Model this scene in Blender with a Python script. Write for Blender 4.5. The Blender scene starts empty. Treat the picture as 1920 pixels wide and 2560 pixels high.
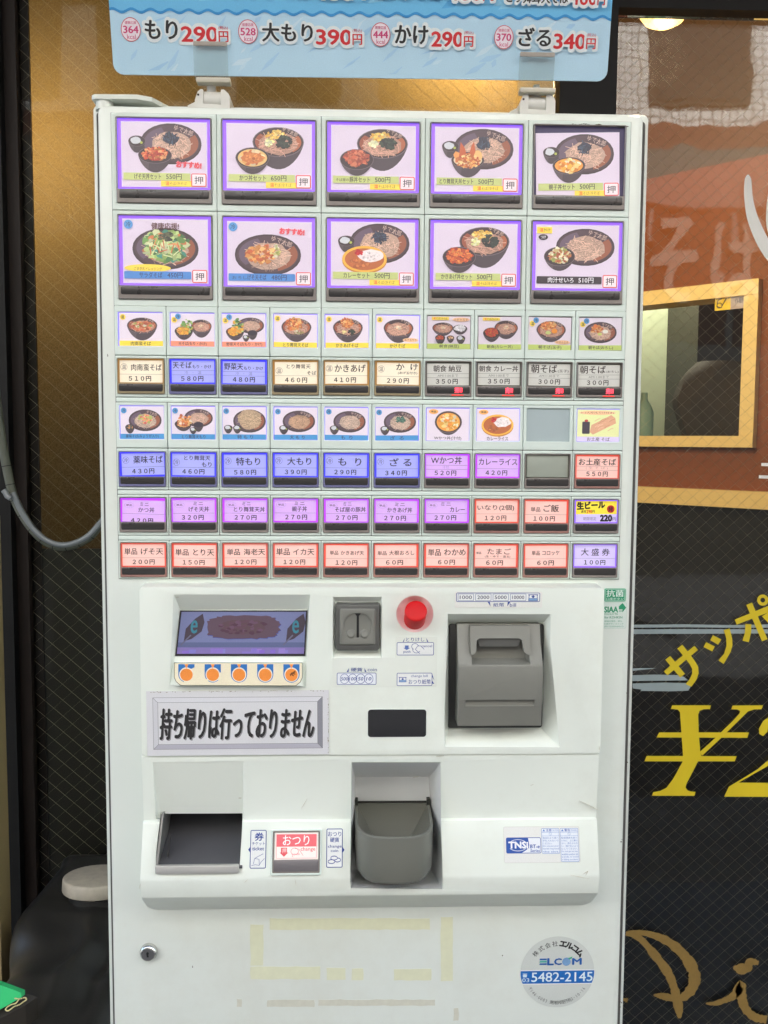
import bpy, bmesh, math, random
from mathutils import Vector, Matrix
import numpy as np

R = math.radians
SC = bpy.context.scene
COL = SC.collection

# ------------------------------------------------------------------ camera
FPX = 2250.0                                    # focal length in pixels of a 1920 x 2560 frame
CAM_C = np.array([-0.01838, -0.96444, 1.35944])
CAM_R = np.array([[0.99944857, -0.03261161, 0.00624825],
                  [0.00363724, -0.07951754, -0.99682683],
                  [0.03300497, 0.99629988, -0.07935508]])
cam_d = bpy.data.cameras.new('camera')
cam = bpy.data.objects.new('camera', cam_d)
COL.objects.link(cam)
cam_d.sensor_fit = 'VERTICAL'
cam_d.sensor_height = 36.0
cam_d.sensor_width = 27.0
cam_d.lens = 36.0 * FPX / 2560.0
cam_d.clip_start = 0.02
cam_d.clip_end = 400
M = Matrix.Identity(4)
for i in range(3):
    M[i][0] = CAM_R[0][i]; M[i][1] = -CAM_R[1][i]; M[i][2] = -CAM_R[2][i]; M[i][3] = CAM_C[i]
cam.matrix_world = M
SC.camera = cam

# ------------------------------------------------------------------ world and sun
SUN_EL, SUN_AZ = R(48), R(14)                   # the sun stands behind the shop and lights the street
world = bpy.data.worlds.new('World')
SC.world = world
world.use_nodes = True
wn = world.node_tree
bg = wn.nodes['Background']
sky = wn.nodes.new('ShaderNodeTexSky')
sky.sky_type = 'NISHITA'
sky.sun_disc = False
sky.sun_elevation = SUN_EL
sky.sun_rotation = SUN_AZ
sky.dust_density = 3.0
wn.links.new(sky.outputs[0], bg.inputs[0])
bg.inputs[1].default_value = 0.15
sun_d = bpy.data.lights.new('sun', 'SUN')
sun_d.energy = 5.0
sun_d.angle = R(0.6)
sun_d.color = (1.0, 0.99, 0.95)
sun = bpy.data.objects.new('sun', sun_d)
COL.objects.link(sun)
sd = Vector((-math.sin(SUN_AZ) * math.cos(SUN_EL), -math.cos(SUN_AZ) * math.cos(SUN_EL), -math.sin(SUN_EL)))
sun.rotation_euler = sd.to_track_quat('-Z', 'Y').to_euler()
sun.location = (0, 5, 12)

SC.view_settings.view_transform = 'Standard'
SC.view_settings.look = 'None'
SC.view_settings.gamma = 1.0
SC.view_settings.exposure = 2.36
SC.view_settings.use_curve_mapping = False
SC.render.engine = 'CYCLES'
SC.cycles.max_bounces = 8
SC.cycles.diffuse_bounces = 4
SC.cycles.transparent_max_bounces = 12
SC.cycles.sample_clamp_indirect = 4.0
SC.cycles.use_denoising = True


# ------------------------------------------------------------------ measuring: a photo pixel seen on a real plane
def ray(px, py):
    return CAM_R.T @ np.array([(px - 960) / FPX, (py - 1280) / FPX, 1.0])


def F(px, py, Y=0.0):
    d = ray(px, py)
    p = CAM_C + d * ((Y - CAM_C[1]) / d[1])
    return float(p[0]), float(p[2])


def P3(px, py, Y):
    x, z = F(px, py, Y)
    return (x, Y, z)


# ------------------------------------------------------------------ colours and materials
def lin(c):
    c /= 255.0
    return c / 12.92 if c <= 0.04045 else ((c + 0.055) / 1.055) ** 2.4


def S(r, g, b):
    return (lin(r), lin(g), lin(b))


MATS = {}


def mat(name, rgb, rough=0.45, spec=0.5, metal=0.0, var=0.05, scale=30.0, bump=0.0, bscale=400.0, emit=None, es=0.0, coat=0.0, trans=0.0, stretch=None, grime=0.0):
    if name in MATS:
        return MATS[name]
    m = bpy.data.materials.new(name)
    m.use_nodes = True
    n, l = m.node_tree.nodes, m.node_tree.links
    b = n['Principled BSDF']
    b.inputs['Roughness'].default_value = rough
    b.inputs['Specular IOR Level'].default_value = spec
    b.inputs['Metallic'].default_value = metal
    b.inputs['Coat Weight'].default_value = coat
    b.inputs['Coat Roughness'].default_value = 0.08
    b.inputs['Transmission Weight'].default_value = trans
    tc = n.new('ShaderNodeTexCoord')
    mp = n.new('ShaderNodeMapping')
    if stretch:
        mp.inputs['Scale'].default_value = stretch
    l.new(tc.outputs['Object'], mp.inputs[0])
    no = n.new('ShaderNodeTexNoise')
    no.inputs['Scale'].default_value = scale
    no.inputs['Detail'].default_value = 6
    l.new(mp.outputs[0], no.inputs['Vector'])
    mx = n.new('ShaderNodeMix')
    mx.data_type = 'RGBA'
    mx.inputs[6].default_value = (*[max(0, c * (1 - var)) for c in rgb], 1)
    mx.inputs[7].default_value = (*[min(1, c * (1 + var)) for c in rgb], 1)
    l.new(no.outputs[0], mx.inputs[0])
    l.new(mx.outputs[2], b.inputs['Base Color'])
    rr = n.new('ShaderNodeMapRange')
    rr.inputs[3].default_value = max(0.02, rough * 0.88)
    rr.inputs[4].default_value = min(1, rough * 1.12)
    l.new(no.outputs[0], rr.inputs[0])
    l.new(rr.outputs[0], b.inputs['Roughness'])
    if bump > 0:
        nb = n.new('ShaderNodeTexNoise')
        nb.inputs['Scale'].default_value = bscale
        nb.inputs['Detail'].default_value = 4
        l.new(mp.outputs[0], nb.inputs['Vector'])
        bp = n.new('ShaderNodeBump')
        bp.inputs['Strength'].default_value = bump
        bp.inputs['Distance'].default_value = 0.001
        l.new(nb.outputs[0], bp.inputs['Height'])
        l.new(bp.outputs[0], b.inputs['Normal'])
    if grime > 0:
        ng = n.new('ShaderNodeTexNoise')
        ng.inputs['Scale'].default_value = 3.2
        ng.inputs['Detail'].default_value = 9
        ng.inputs['Roughness'].default_value = .72
        l.new(mp.outputs[0], ng.inputs['Vector'])
        gr = n.new('ShaderNodeMapRange')
        gr.inputs[1].default_value = .50
        gr.inputs[2].default_value = .80
        gr.inputs[4].default_value = grime
        l.new(ng.outputs[0], gr.inputs[0])
        gm = n.new('ShaderNodeMix')
        gm.data_type = 'RGBA'
        gm.inputs[7].default_value = (.50, .46, .34, 1)
        l.new(gr.outputs[0], gm.inputs[0])
        l.new(mx.outputs[2], gm.inputs[6])
        l.new(gm.outputs[2], b.inputs['Base Color'])
    if emit:
        b.inputs['Emission Color'].default_value = (*emit, 1)
        b.inputs['Emission Strength'].default_value = es
    MATS[name] = m
    return m


def print_mat(name, es=0.0, rough=0.4, grain=0.05, coat=0.0, tint=(1, 1, 1)):
    """printed matter: colours of the print sit in the mesh's Col attribute; es > 0 when an LED shines through the card"""
    if name in MATS:
        return MATS[name]
    m = bpy.data.materials.new(name)
    m.use_nodes = True
    n, l = m.node_tree.nodes, m.node_tree.links
    b = n['Principled BSDF']
    b.inputs['Roughness'].default_value = rough
    b.inputs['Coat Weight'].default_value = coat
    b.inputs['Coat Roughness'].default_value = 0.06
    at = n.new('ShaderNodeAttribute')
    at.attribute_name = 'Col'
    tc = n.new('ShaderNodeTexCoord')
    no = n.new('ShaderNodeTexNoise')
    no.inputs['Scale'].default_value = 900
    no.inputs['Detail'].default_value = 3
    l.new(tc.outputs['Object'], no.inputs['Vector'])
    mr = n.new('ShaderNodeMapRange')
    mr.inputs[3].default_value = 1 - grain * 2
    mr.inputs[4].default_value = 1 + grain * 2
    l.new(no.outputs[0], mr.inputs[0])
    mx = n.new('ShaderNodeMix')
    mx.data_type = 'RGBA'
    mx.blend_type = 'MULTIPLY'
    mx.inputs[0].default_value = 1
    l.new(at.outputs['Color'], mx.inputs[6])
    l.new(mr.outputs[0], mx.inputs[7])
    l.new(mx.outputs[2], b.inputs['Base Color'])
    if es > 0:
        m2 = n.new('ShaderNodeMix')
        m2.data_type = 'RGBA'
        m2.blend_type = 'MULTIPLY'
        m2.inputs[0].default_value = 1
        m2.inputs[7].default_value = (*tint, 1)
        l.new(mx.outputs[2], m2.inputs[6])
        l.new(m2.outputs[2], b.inputs['Emission Color'])
        b.inputs['Emission Strength'].default_value = es
    MATS[name] = m
    return m


def glow(name, rgb, es):
    es *= 0.36
    return mat(name, [c * 0.5 for c in rgb], 0.4, var=0.3, scale=60, emit=rgb, es=es)


# ------------------------------------------------------------------ object helpers
def link(name, me, material=None, parent=None, loc=(0, 0, 0), smooth=35):
    o = bpy.data.objects.new(name, me)
    COL.objects.link(o)
    if material is not None and not me.materials:
        me.materials.append(material)
    if smooth:
        me.polygons.foreach_set('use_smooth', [True] * len(me.polygons))
        me.set_sharp_from_angle(angle=R(smooth))
    o.location = loc
    if parent is not None:
        o.parent = parent
        o.location = Vector(loc) - world_loc(parent)
    return o


def world_loc(o):
    v = Vector(o.location)
    while o.parent is not None:
        o = o.parent
        v = v + Vector(o.location)
    return v


def pyd(name, verts, faces, material=None, parent=None, loc=(0, 0, 0), smooth=35):
    me = bpy.data.meshes.new(name)
    me.from_pydata([tuple(v) for v in verts], [], faces)
    me.update()
    bm = bmesh.new()
    bm.from_mesh(me)
    bmesh.ops.recalc_face_normals(bm, faces=bm.faces)
    bm.to_mesh(me)
    bm.free()
    return link(name, me, material, parent, loc, smooth)


def tag(o, label, cat, group=None, kind=None):
    o['label'] = label
    o['category'] = cat
    if group:
        o['group'] = group
    if kind:
        o['kind'] = kind
    return o


def struct(o):
    o['kind'] = 'structure'
    return o


def empty(name, loc):
    o = bpy.data.objects.new(name, None)
    o.empty_display_size = 0.05
    COL.objects.link(o)
    o.location = loc
    return o


class MB:
    """collects shapes for ONE mesh, world coordinates"""
    def __init__(self):
        self.v, self.f = [], []

    def add(self, verts, faces):
        k = len(self.v)
        self.v += [tuple(p) for p in verts]
        self.f += [tuple(i + k for i in f) for f in faces]

    def box(self, x0, x1, y0, y1, z0, z1):
        v = [(x, y, z) for x in (x0, x1) for y in (y0, y1) for z in (z0, z1)]
        self.add(v, [(0, 1, 3, 2), (4, 6, 7, 5), (0, 4, 5, 1), (2, 3, 7, 6), (0, 2, 6, 4), (1, 5, 7, 3)])

    def rings(self, rings, caps=(True, True), closed=True):
        n = len(rings[0])
        base = len(self.v)
        for r in rings:
            self.v += [tuple(p) for p in r]
        for k in range(len(rings) - 1):
            for i in range(n if closed else n - 1):
                j = (i + 1) % n
                a = base + k * n
                self.f.append((a + i, a + j, a + n + j, a + n + i))
        if caps[0]:
            self.f.append(tuple(base + i for i in range(n)))
        if caps[1]:
            self.f.append(tuple(base + (len(rings) - 1) * n + i for i in range(n)))

    def slab(self, x0, x1, z0, z1, yf, yb, r=0.002, bev=0.0005, n=5, taper=0.0):
        rings = [rr(x0, x1, z0, z1, r, n, yb), rr(x0 + taper, x1 - taper, z0 + taper, z1 - taper, r, n, yf + bev)]
        if bev > 0:
            e = bev * 0.3
            rings.append(rr(x0 + e + taper, x1 - e - taper, z0 + e + taper, z1 - e - taper, r, n, yf + bev * 0.3))
            rings.append(rr(x0 + bev + taper, x1 - bev - taper, z0 + bev + taper, z1 - bev - taper, r, n, yf))
        self.rings(rings)

    def frame(self, o, h, yf, yb, ro=0.001, rh=0.0008, bev=0.0004, n=4, hb=None):
        """a plate o=(x0,x1,z0,z1) with a hole h; hb: the hole at the back"""
        hb = hb or h
        e = bev
        L = [rr(*o, ro, n, yb), rr(*o, ro, n, yf + e), rr(o[0] + e, o[1] - e, o[2] + e, o[3] - e, ro, n, yf),
             rr(h[0] - e, h[1] + e, h[2] - e, h[3] + e, rh, n, yf), rr(*h, rh, n, yf + e), rr(*hb, rh, n, yb)]
        self.rings(L, (False, False))

    def cyl(self, p0, p1, r0, r1=None, n=24, caps=(True, True), prof=None):
        p0, p1 = Vector(p0), Vector(p1)
        r1 = r0 if r1 is None else r1
        ax = p1 - p0
        q = ax.to_track_quat('Z', 'Y')
        prof = prof or [(0, r0), (1, r1)]
        rings = []
        for t, r in prof:
            rings.append([p0 + ax * t + q @ Vector((r * math.cos(2 * math.pi * i / n), r * math.sin(2 * math.pi * i / n), 0)) for i in range(n)])
        self.rings(rings, caps)

    def tube(self, pts, r, n=12, caps=(True, True)):
        pts = [Vector(p) for p in pts]
        rings = []
        up = Vector((0, 1, 0.01))
        for i, p in enumerate(pts):
            t = (pts[min(i + 1, len(pts) - 1)] - pts[max(i - 1, 0)]).normalized()
            a = t.cross(up).normalized()
            b = t.cross(a).normalized()
            rad = r(i / (len(pts) - 1)) if callable(r) else r
            rings.append([p + (a * math.cos(2 * math.pi * k / n) + b * math.sin(2 * math.pi * k / n)) * rad for k in range(n)])
        self.rings(rings, caps)

    def hexa(self, a, b):
        self.add(list(a) + list(b), [(0, 1, 2, 3), (7, 6, 5, 4), (0, 4, 5, 1), (1, 5, 6, 2), (2, 6, 7, 3), (3, 7, 4, 0)])

    def prism(self, poly, yf, yb):
        """poly: (x,z) points, extruded from yf to yb"""
        self.rings([[(x, yb, z) for x, z in poly], [(x, yf, z) for x, z in poly]])

    def build(self, name, material=None, parent=None, smooth=35, loc=None):
        if loc is None:
            a = np.array(self.v)
            c = (a.min(0) + a.max(0)) / 2
            loc = (float(c[0]), float(c[1]), float(c[2]))
        v = [(p[0] - loc[0], p[1] - loc[1], p[2] - loc[2]) for p in self.v]
        return pyd(name, v, self.f, material, parent, loc, smooth)


def rr(x0, x1, z0, z1, r, n, y):
    r = min(r, (x1 - x0) / 2.01, (z1 - z0) / 2.01)
    out = []
    for cx, cz, a0 in ((x1 - r, z1 - r, 0), (x0 + r, z1 - r, 90), (x0 + r, z0 + r, 180), (x1 - r, z0 + r, 270)):
        for k in range(n + 1):
            a = R(a0 + 90 * k / n)
            out.append((cx + r * math.cos(a), y, cz + r * math.sin(a)))
    return out


def carve(o, cutters, op='DIFFERENCE', bevel=0.0, segs=2, angle=28):
    for c in cutters:
        md = o.modifiers.new('b', 'BOOLEAN')
        md.operation = op
        md.solver = 'EXACT'
        md.object = c
    if bevel:
        bv = o.modifiers.new('v', 'BEVEL')
        bv.width = bevel
        bv.segments = segs
        bv.limit_method = 'ANGLE'
        bv.angle_limit = R(angle)
        bv.use_clamp_overlap = True
    bpy.context.view_layer.update()
    dg = bpy.context.evaluated_depsgraph_get()
    me = bpy.data.meshes.new_from_object(o.evaluated_get(dg))
    o.modifiers.clear()
    old = o.data
    o.data = me
    me.polygons.foreach_set('use_smooth', [True] * len(me.polygons))
    me.set_sharp_from_angle(angle=R(35))
    bpy.data.meshes.remove(old)
    for c in cutters:
        bpy.data.objects.remove(c)


def cutter(front, back, over=0.35):
    """front/back: four (px,py,Y); the front is pushed out of the surface along the side edges"""
    a = [Vector(P3(*p)) for p in front]
    b = [Vector(P3(*p)) for p in back]
    a = [p + (p - q) * over + Vector((0, -0.0006, 0)) for p, q in zip(a, b)]
    m = MB()
    m.hexa(a, b)
    return m.build('tool', None, None, 0, (0, 0, 0))


# ------------------------------------------------------------------ printed matter
GLY = {}


def glyphs(s, bold=0.0, res=2, shear=0.0):
    k = (s, bold, res, shear)
    if k not in GLY:
        cu = bpy.data.curves.new('t', 'FONT')
        cu.body = s
        cu.resolution_u = res
        cu.offset = bold
        cu.shear = shear
        o = bpy.data.objects.new('t', cu)
        me = o.to_mesh()
        v = np.array([p.co[:2] for p in me.vertices], float).reshape(-1, 2)
        me.calc_loop_triangles()
        t = [tuple(x.vertices) for x in me.loop_triangles]
        o.to_mesh_clear()
        bpy.data.objects.remove(o)
        bpy.data.curves.remove(cu)
        lo, hi = v.min(0), v.max(0)
        GLY[k] = ((v - lo) / np.maximum(hi - lo, 1e-6), t, (hi - lo))
    return GLY[k]


def clip_poly(poly, w, h):
    for ax, lim, sgn in ((0, 0, 1), (0, w, -1), (1, 0, 1), (1, h, -1)):
        out = []
        for i in range(len(poly)):
            p, q = poly[i - 1], poly[i]
            a, b = sgn * (p[ax] - lim), sgn * (q[ax] - lim)
            if (a >= 0) != (b >= 0):
                t = a / (a - b)
                out.append((p[0] + (q[0] - p[0]) * t, p[1] + (q[1] - p[1]) * t))
            if b >= 0:
                out.append(q)
        poly = out
        if not poly:
            return []
    return poly


def led_wash(col, k=.10, to=S(206, 186, 196)):  # mixes the pale wash of LED light into a print colour
    return tuple(a * (1 - k) + b * k for a, b in zip(col, to))


class Card:
    """a flat print w x h metres; u runs right and v up, every shape lies a hair over the last; local front is -Y"""
    def __init__(self, w, h, base=(1, 1, 1), thick=0.0004, r=0.0, step=2.5e-6):
        self.w, self.h, self.d, self.step = w, h, 0.0, step
        self.v, self.f, self.c = [], [], []
        if base is not None:
            ring = [(p[0], p[2]) for p in rr(0, w, 0, h, max(r, 1e-5), 4 if r else 1, 0)]
            self._ext(ring, thick, base)
        self.clip = base is not None and not r
        self.wash = 0.0

    def _ext(self, ring, thick, col):
        n, k = len(ring), len(self.v)
        self.v += [(u, 0, v) for u, v in ring] + [(u, thick, v) for u, v in ring]
        fs = [tuple(range(k, k + n)), tuple(range(k + n, k + 2 * n))] + [(k + i, k + (i + 1) % n, k + n + (i + 1) % n, k + n + i) for i in range(n)]
        self.f += fs
        self.c += [col] * len(fs)

    def nx(self):
        self.d -= self.step

    def poly(self, pts, col, nx=True):
        if nx:
            self.nx()
        if self.clip and any(p[0] < 0 or p[0] > self.w or p[1] < 0 or p[1] > self.h for p in pts):
            pts = clip_poly(list(pts), self.w, self.h)
        if len(pts) < 3:
            return
        k = len(self.v)
        self.v += [(p[0], self.d, p[1]) for p in pts]
        self.f.append(tuple(range(k, k + len(pts))))
        self.c.append(col)

    def fan(self, cen, ring, cc, ce=None):
        """star-shaped fill, colour cc at the centre and ce at the edge"""
        self.nx()
        ce = ce or cc
        mid = tuple((a + b) / 2 for a, b in zip(cc, ce))
        n = len(ring)
        for i in range(n):
            p, q = ring[i], ring[(i + 1) % n]
            if cc == ce:
                self.poly([cen, p, q], cc, False)
            else:
                a = tuple(cen[j] + (p[j] - cen[j]) * 0.6 for j in (0, 1))
                b = tuple(cen[j] + (q[j] - cen[j]) * 0.6 for j in (0, 1))
                self.poly([cen, a, b], cc, False)
                self.poly([a, p, q, b], mid if n < 8 else ce, False)

    def rect(self, u0, u1, v0, v1, col):
        self.poly([(u0, v0), (u1, v0), (u1, v1), (u0, v1)], col)

    def rrect(self, u0, u1, v0, v1, r, col, line=None, lw=0.0):
        ring = [(p[0], p[2]) for p in rr(u0, u1, v0, v1, r, 4, 0)]
        if col is not None:
            self.poly(ring, col)
        if line is not None:
            self.nx()
            inn = [(p[0], p[2]) for p in rr(u0 + lw, u1 - lw, v0 + lw, v1 - lw, max(r - lw, 1e-5), 4, 0)]
            n = len(ring)
            for i in range(n):
                j = (i + 1) % n
                self.poly([ring[i], ring[j], inn[j], inn[i]], line, False)

    def ell(self, cu, cv, ru, rv, col, edge=None, n=26, a0=0, a1=360):
        ring = [(cu + ru * math.cos(R(a0 + (a1 - a0) * k / n)), cv + rv * math.sin(R(a0 + (a1 - a0) * k / n))) for k in range(n)]
        if edge is None:
            self.poly(ring, col)
        else:
            self.fan((cu, cv), ring, col, edge)

    def ring(self, cu, cv, ru, rv, lw, col, n=26):
        self.nx()
        for k in range(n):
            a, b = 2 * math.pi * k / n, 2 * math.pi * (k + 1) / n
            p = lambda t, s: (cu + (ru - s) * math.cos(t), cv + (rv - s) * math.sin(t))
            self.poly([p(a, 0), p(b, 0), p(b, lw), p(a, lw)], col, False)

    def blob(self, cu, cv, ru, rv, col, rnd, n=9, j=0.35, edge=None):
        ring = []
        for k in range(n):
            a = 2 * math.pi * k / n
            s = 1 + rnd.uniform(-j, j)
            ring.append((cu + ru * s * math.cos(a), cv + rv * s * math.sin(a)))
        self.fan((cu, cv), ring, col, edge)

    def line(self, pts, w, col):
        self.nx()
        for (a, b), (c, d) in zip(pts[:-1], pts[1:]):
            L = math.hypot(c - a, d - b) or 1e-9
            nx, ny = -(d - b) / L * w / 2, (c - a) / L * w / 2
            self.poly([(a + nx, b + ny), (c + nx, d + ny), (c - nx, d - ny), (a - nx, b - ny)], col, False)

    def text(self, s, u0, u1, v0, v1, col, bold=0.0, res=2, rot=0.0, shear=0.0, keep=None):
        """text stretched into the box; keep='l'/'c'/'r' keeps its proportions at the box height"""
        g, tris, sz = glyphs(s, 0.0, res, shear)
        if keep:
            w = (v1 - v0) * sz[0] / max(sz[1], 1e-6)
            w = min(w, u1 - u0)
            if keep == 'l':
                u1 = u0 + w
            elif keep == 'r':
                u0 = u1 - w
            else:
                m = (u0 + u1) / 2
                u0, u1 = m - w / 2, m + w / 2
        p = g * np.array([u1 - u0, v1 - v0]) + np.array([u0, v0])
        if rot:
            c = np.array([(u0 + u1) / 2, (v0 + v1) / 2])
            a = R(rot)
            p = (p - c) @ np.array([[math.cos(a), math.sin(a)], [-math.sin(a), math.cos(a)]]) + c
        em = (v1 - v0) / max(sz[1], 1e-6)
        d = bold * em
        # heavier lettering is printed over itself, a little shifted each time
        if bold < .004:
            sh = [(0, 0)]
        elif bold < .05:
            sh = [(-d, 0), (d, 0), (0, d * .7), (0, -d * .7)]
        else:
            sh = [(d * math.cos(q * math.pi / 5), d * math.sin(q * math.pi / 5)) for q in range(10)] + [(0, 0)]
        for dx, dz in sh:
            self.nx()
            q = p + np.array([dx, dz])
            inside = q.min() >= 0 and q[:, 0].max() <= self.w and q[:, 1].max() <= self.h
            if inside or not self.clip:
                k = len(self.v)
                self.v += [(float(a), self.d, float(b)) for a, b in q]
                self.f += [(a + k, b + k, c + k) for a, b, c in tris]
                self.c += [col] * len(tris)
            else:
                for t in tris:
                    self.poly([tuple(q[i]) for i in t], col, False)

    def arc_text(self, s, cu, cv, r, a0, a1, h, col, bold=0.0, inward=False, w=1.0):
        n = len(s)
        for i, ch in enumerate(s):
            if ch == ' ':
                continue
            a = a0 + (a1 - a0) * (i / (n - 1) if n > 1 else 0)
            x, y = cu + r * math.cos(R(a)), cv + r * math.sin(R(a))
            rot = a - 90 if not inward else a + 90
            g, t, sz = glyphs(ch, bold, 2, 0)
            hh = h * sz[1] / 0.85
            ww = h * sz[0] / 0.85 * w
            self.text(ch, x - ww / 2, x + ww / 2, y - hh / 2, y + hh / 2, col, bold, 2, rot)

    def build(self, name, material, parent, loc, rot=0.0, tilt=0.0):
        """loc: the lower left corner of the front; rot turns it in its own plane about the centre"""
        c = (self.w / 2, 0, self.h / 2)
        me = bpy.data.meshes.new(name)
        me.from_pydata([(x - c[0], y, z - c[2]) for x, y, z in self.v], [], self.f)
        at = me.color_attributes.new('Col', 'FLOAT_COLOR', 'CORNER')
        n = []
        for f, col in zip(self.f, self.c):
            if self.wash:
                col = led_wash(col, self.wash)
            n += [col[0], col[1], col[2], 1.0] * len(f)
        at.data.foreach_set('color', n)
        o = link(name, me, material, parent, (loc[0] + c[0], loc[1], loc[2] + c[2]), 0)
        o.rotation_euler = (tilt, R(-rot), 0)
        return o


# ------------------------------------------------------------------ materials in use
WHITE = mat('white_enamel', S(226, 232, 224), 0.32, var=0.03, scale=6, bump=0.05, bscale=900, coat=0.25, grime=.35)
CREAM = mat('cream_plastic', S(236, 242, 232), 0.36, var=0.02, scale=9, bump=0.04, bscale=1500, grime=.30)
MODULE = mat('pale_green_plastic', S(222, 234, 226), 0.34, var=0.02, scale=12, bump=0.03, bscale=1500, coat=0.2, grime=.15)
SEAM = mat('seam_grey', S(128, 134, 126), 0.7)
DARK = mat('black_gasket', S(26, 25, 25), 0.7)
BEZEL = mat('smoked_clear_plastic', S(140, 132, 126), 0.22, var=0.1, scale=80, coat=0.5)
BEZEL_R = mat('red_lit_smoked_plastic', S(160, 120, 110), 0.22, var=0.1, scale=80, coat=0.5)  # same clear plastic; the button's LED colour is put into its tint
BEZEL_B = mat('blue_lit_smoked_plastic', S(114, 114, 152), 0.22, var=0.1, scale=80, coat=0.5)
BEZEL_Y = mat('amber_lit_smoked_plastic', S(154, 140, 110), 0.22, var=0.1, scale=80, coat=0.5)
LENS = mat('dark_lens', S(46, 43, 42), 0.28, var=0.15, scale=60, coat=0.4)
OLIVE = mat('grey_plastic', S(128, 128, 120), 0.42, var=0.04, scale=40, bump=0.12, bscale=2500)
OLIVE2 = mat('dark_grey_plastic', S(92, 92, 88), 0.42, var=0.05, scale=40, bump=0.12, bscale=2500)
CUP = mat('cup_grey_plastic', S(116, 117, 108), 0.38, var=0.06, scale=30, bump=0.1, bscale=2500)
BLACK = mat('black_plastic', S(14, 14, 18), 0.12, coat=0.5)
CHROME = mat('chrome', S(205, 205, 200), 0.18, metal=1.0, var=0.1, scale=50)
DARKMETAL = mat('dark_steel', S(96, 96, 100), 0.35, metal=0.35, var=0.2, scale=20)
RED = mat('red_plastic', S(206, 8, 14), 0.38, spec=.25, var=0.03)
CARD_LIT = print_mat('lit_card_print', 0.05, 0.35, coat=0.25)
CARD_DIM = print_mat('dim_card_print', 0.015, 0.35, coat=0.25)
PRINT = print_mat('paper_print', 0.0, 0.42)
GLOSSPRINT = print_mat('laminated_print', 0.0, 0.3, coat=0.5)
WH = S(222, 208, 226)
INK = S(38, 34, 40)

GLOWS = {  # the LED tint is put into the card paper colour as well
    'warm': (S(246, 232, 208), glow('amber_light', S(205, 150, 70), 0.25), BEZEL_Y, CARD_LIT),
    'blue': (S(172, 175, 246), glow('blue_light', S(58, 58, 250), 0.75), BEZEL_B, CARD_LIT),
    'off': (S(214, 213, 206), glow('unlit_light', S(130, 126, 112), 0.05), BEZEL, CARD_DIM),
    'purple': (S(220, 178, 246), glow('purple_light', S(176, 52, 240), 0.75), BEZEL, CARD_LIT),
    'red': (S(250, 200, 190), glow('red_light', S(235, 84, 66), 0.5), BEZEL_R, CARD_LIT),
    'violet': (S(212, 198, 246), glow('violet_light', S(146, 100, 246), 0.6), BEZEL, CARD_LIT),
    'empty': (S(158, 164, 152), glow('unlit_light', S(130, 126, 112), 0.05), BEZEL, CARD_DIM),
}
PURPLE = glow('big_button_light', S(136, 92, 250), 0.85)
PERI = glow('picture_edge_light', S(150, 140, 250), 0.55)

# ================================================================== THE TICKET MACHINE
machine = empty('ticket_machine', (0, 0.2, 0))
tag(machine, 'white meal ticket vending machine with rows of lit picture buttons', 'vending machine')

# body
m = MB()
m.slab(F(235, 400, .0208)[0], F(1618.5, 400, .0208)[0], 0.03, F(1619, 287, .0208)[1], 0.0208, 0.43, 0.006, 0.001)
cabinet = m.build('cabinet', WHITE, machine)
m = MB()
m.slab(F(235, 400, .0208)[0] + .0040, F(1618.5, 400, .0208)[0] - .0040, 0.05, 1.7010, 0.0187, 0.0212, 0.004, 0.0)
gasket = m.build('door_gasket', mat('grey_gasket', S(84, 82, 78), .7), machine)
m = MB()
m.slab(-0.2842, 0.2838, 0.06, 1.7014, 0.0, 0.0185, 0.007, 0.0035)
door = m.build('door', WHITE, machine, loc=(0, 0, 0.9))
for sx in (-1, 1):
    m = MB()
    m.box(sx * 0.2 - 0.04, sx * 0.2 + 0.04, 0.06, 0.4, 0.0, 0.031)
    m.build('foot', DARK, machine)

# top bracket over the hinge corner
m = MB()
m.slab(-0.2905, -0.2195, 1.7085, 1.7155, 0.006, 0.12, 0.003, 0.001)
x0, x1 = -0.2905, -0.223
pl = [(x0 + 0.004, 0.0), (x1 - 0.02, -0.001), (x1 - 0.006, 0.006), (x1 + 0.006, 0.03), (x1 + 0.006, 0.12), (x0, 0.12), (x0, 0.004)]
m = MB()
m.rings([[(x, y, 1.7075) for x, y in pl], [(x, y, 1.7120) for x, y in pl]])
m.cyl((-0.279, 0.010, 1.6985), (-0.279, 0.010, 1.7085), 0.009, n=20)
m.box(-0.2885, -0.24, 0.05, 0.115, 1.6982, 1.708)
m.build('hinge_bracket', WHITE, machine)

# ---- button field
FX0, CW = -0.27, 0.054
m = MB()
m.box(FX0 - 0.0004, 0.27 + 0.0004, -0.0003, 0.0005, 1.2098, 1.6938)
m.build('button_backing', SEAM, machine)
G = 0.00035


def plate(m, x0, x1, z0, z1, hole=None, y=-0.0022):
    o = (x0 + G, x1 - G, z0 + G, z1 - G)
    if hole:
        m.frame(o, hole, y, 0.0002, 0.0008, 0.0008, 0.0005)
    else:
        m.slab(*o, y, 0.0002, 0.0008, 0.0005)


for za, zb in ((1.3980, 1.4031), (1.3004, 1.3054), (1.2515, 1.2569)):
    m = MB()
    plate(m, FX0, 0.27, za, zb, None, -0.0012)
    m.build('divider_rail', MODULE, machine)


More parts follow.
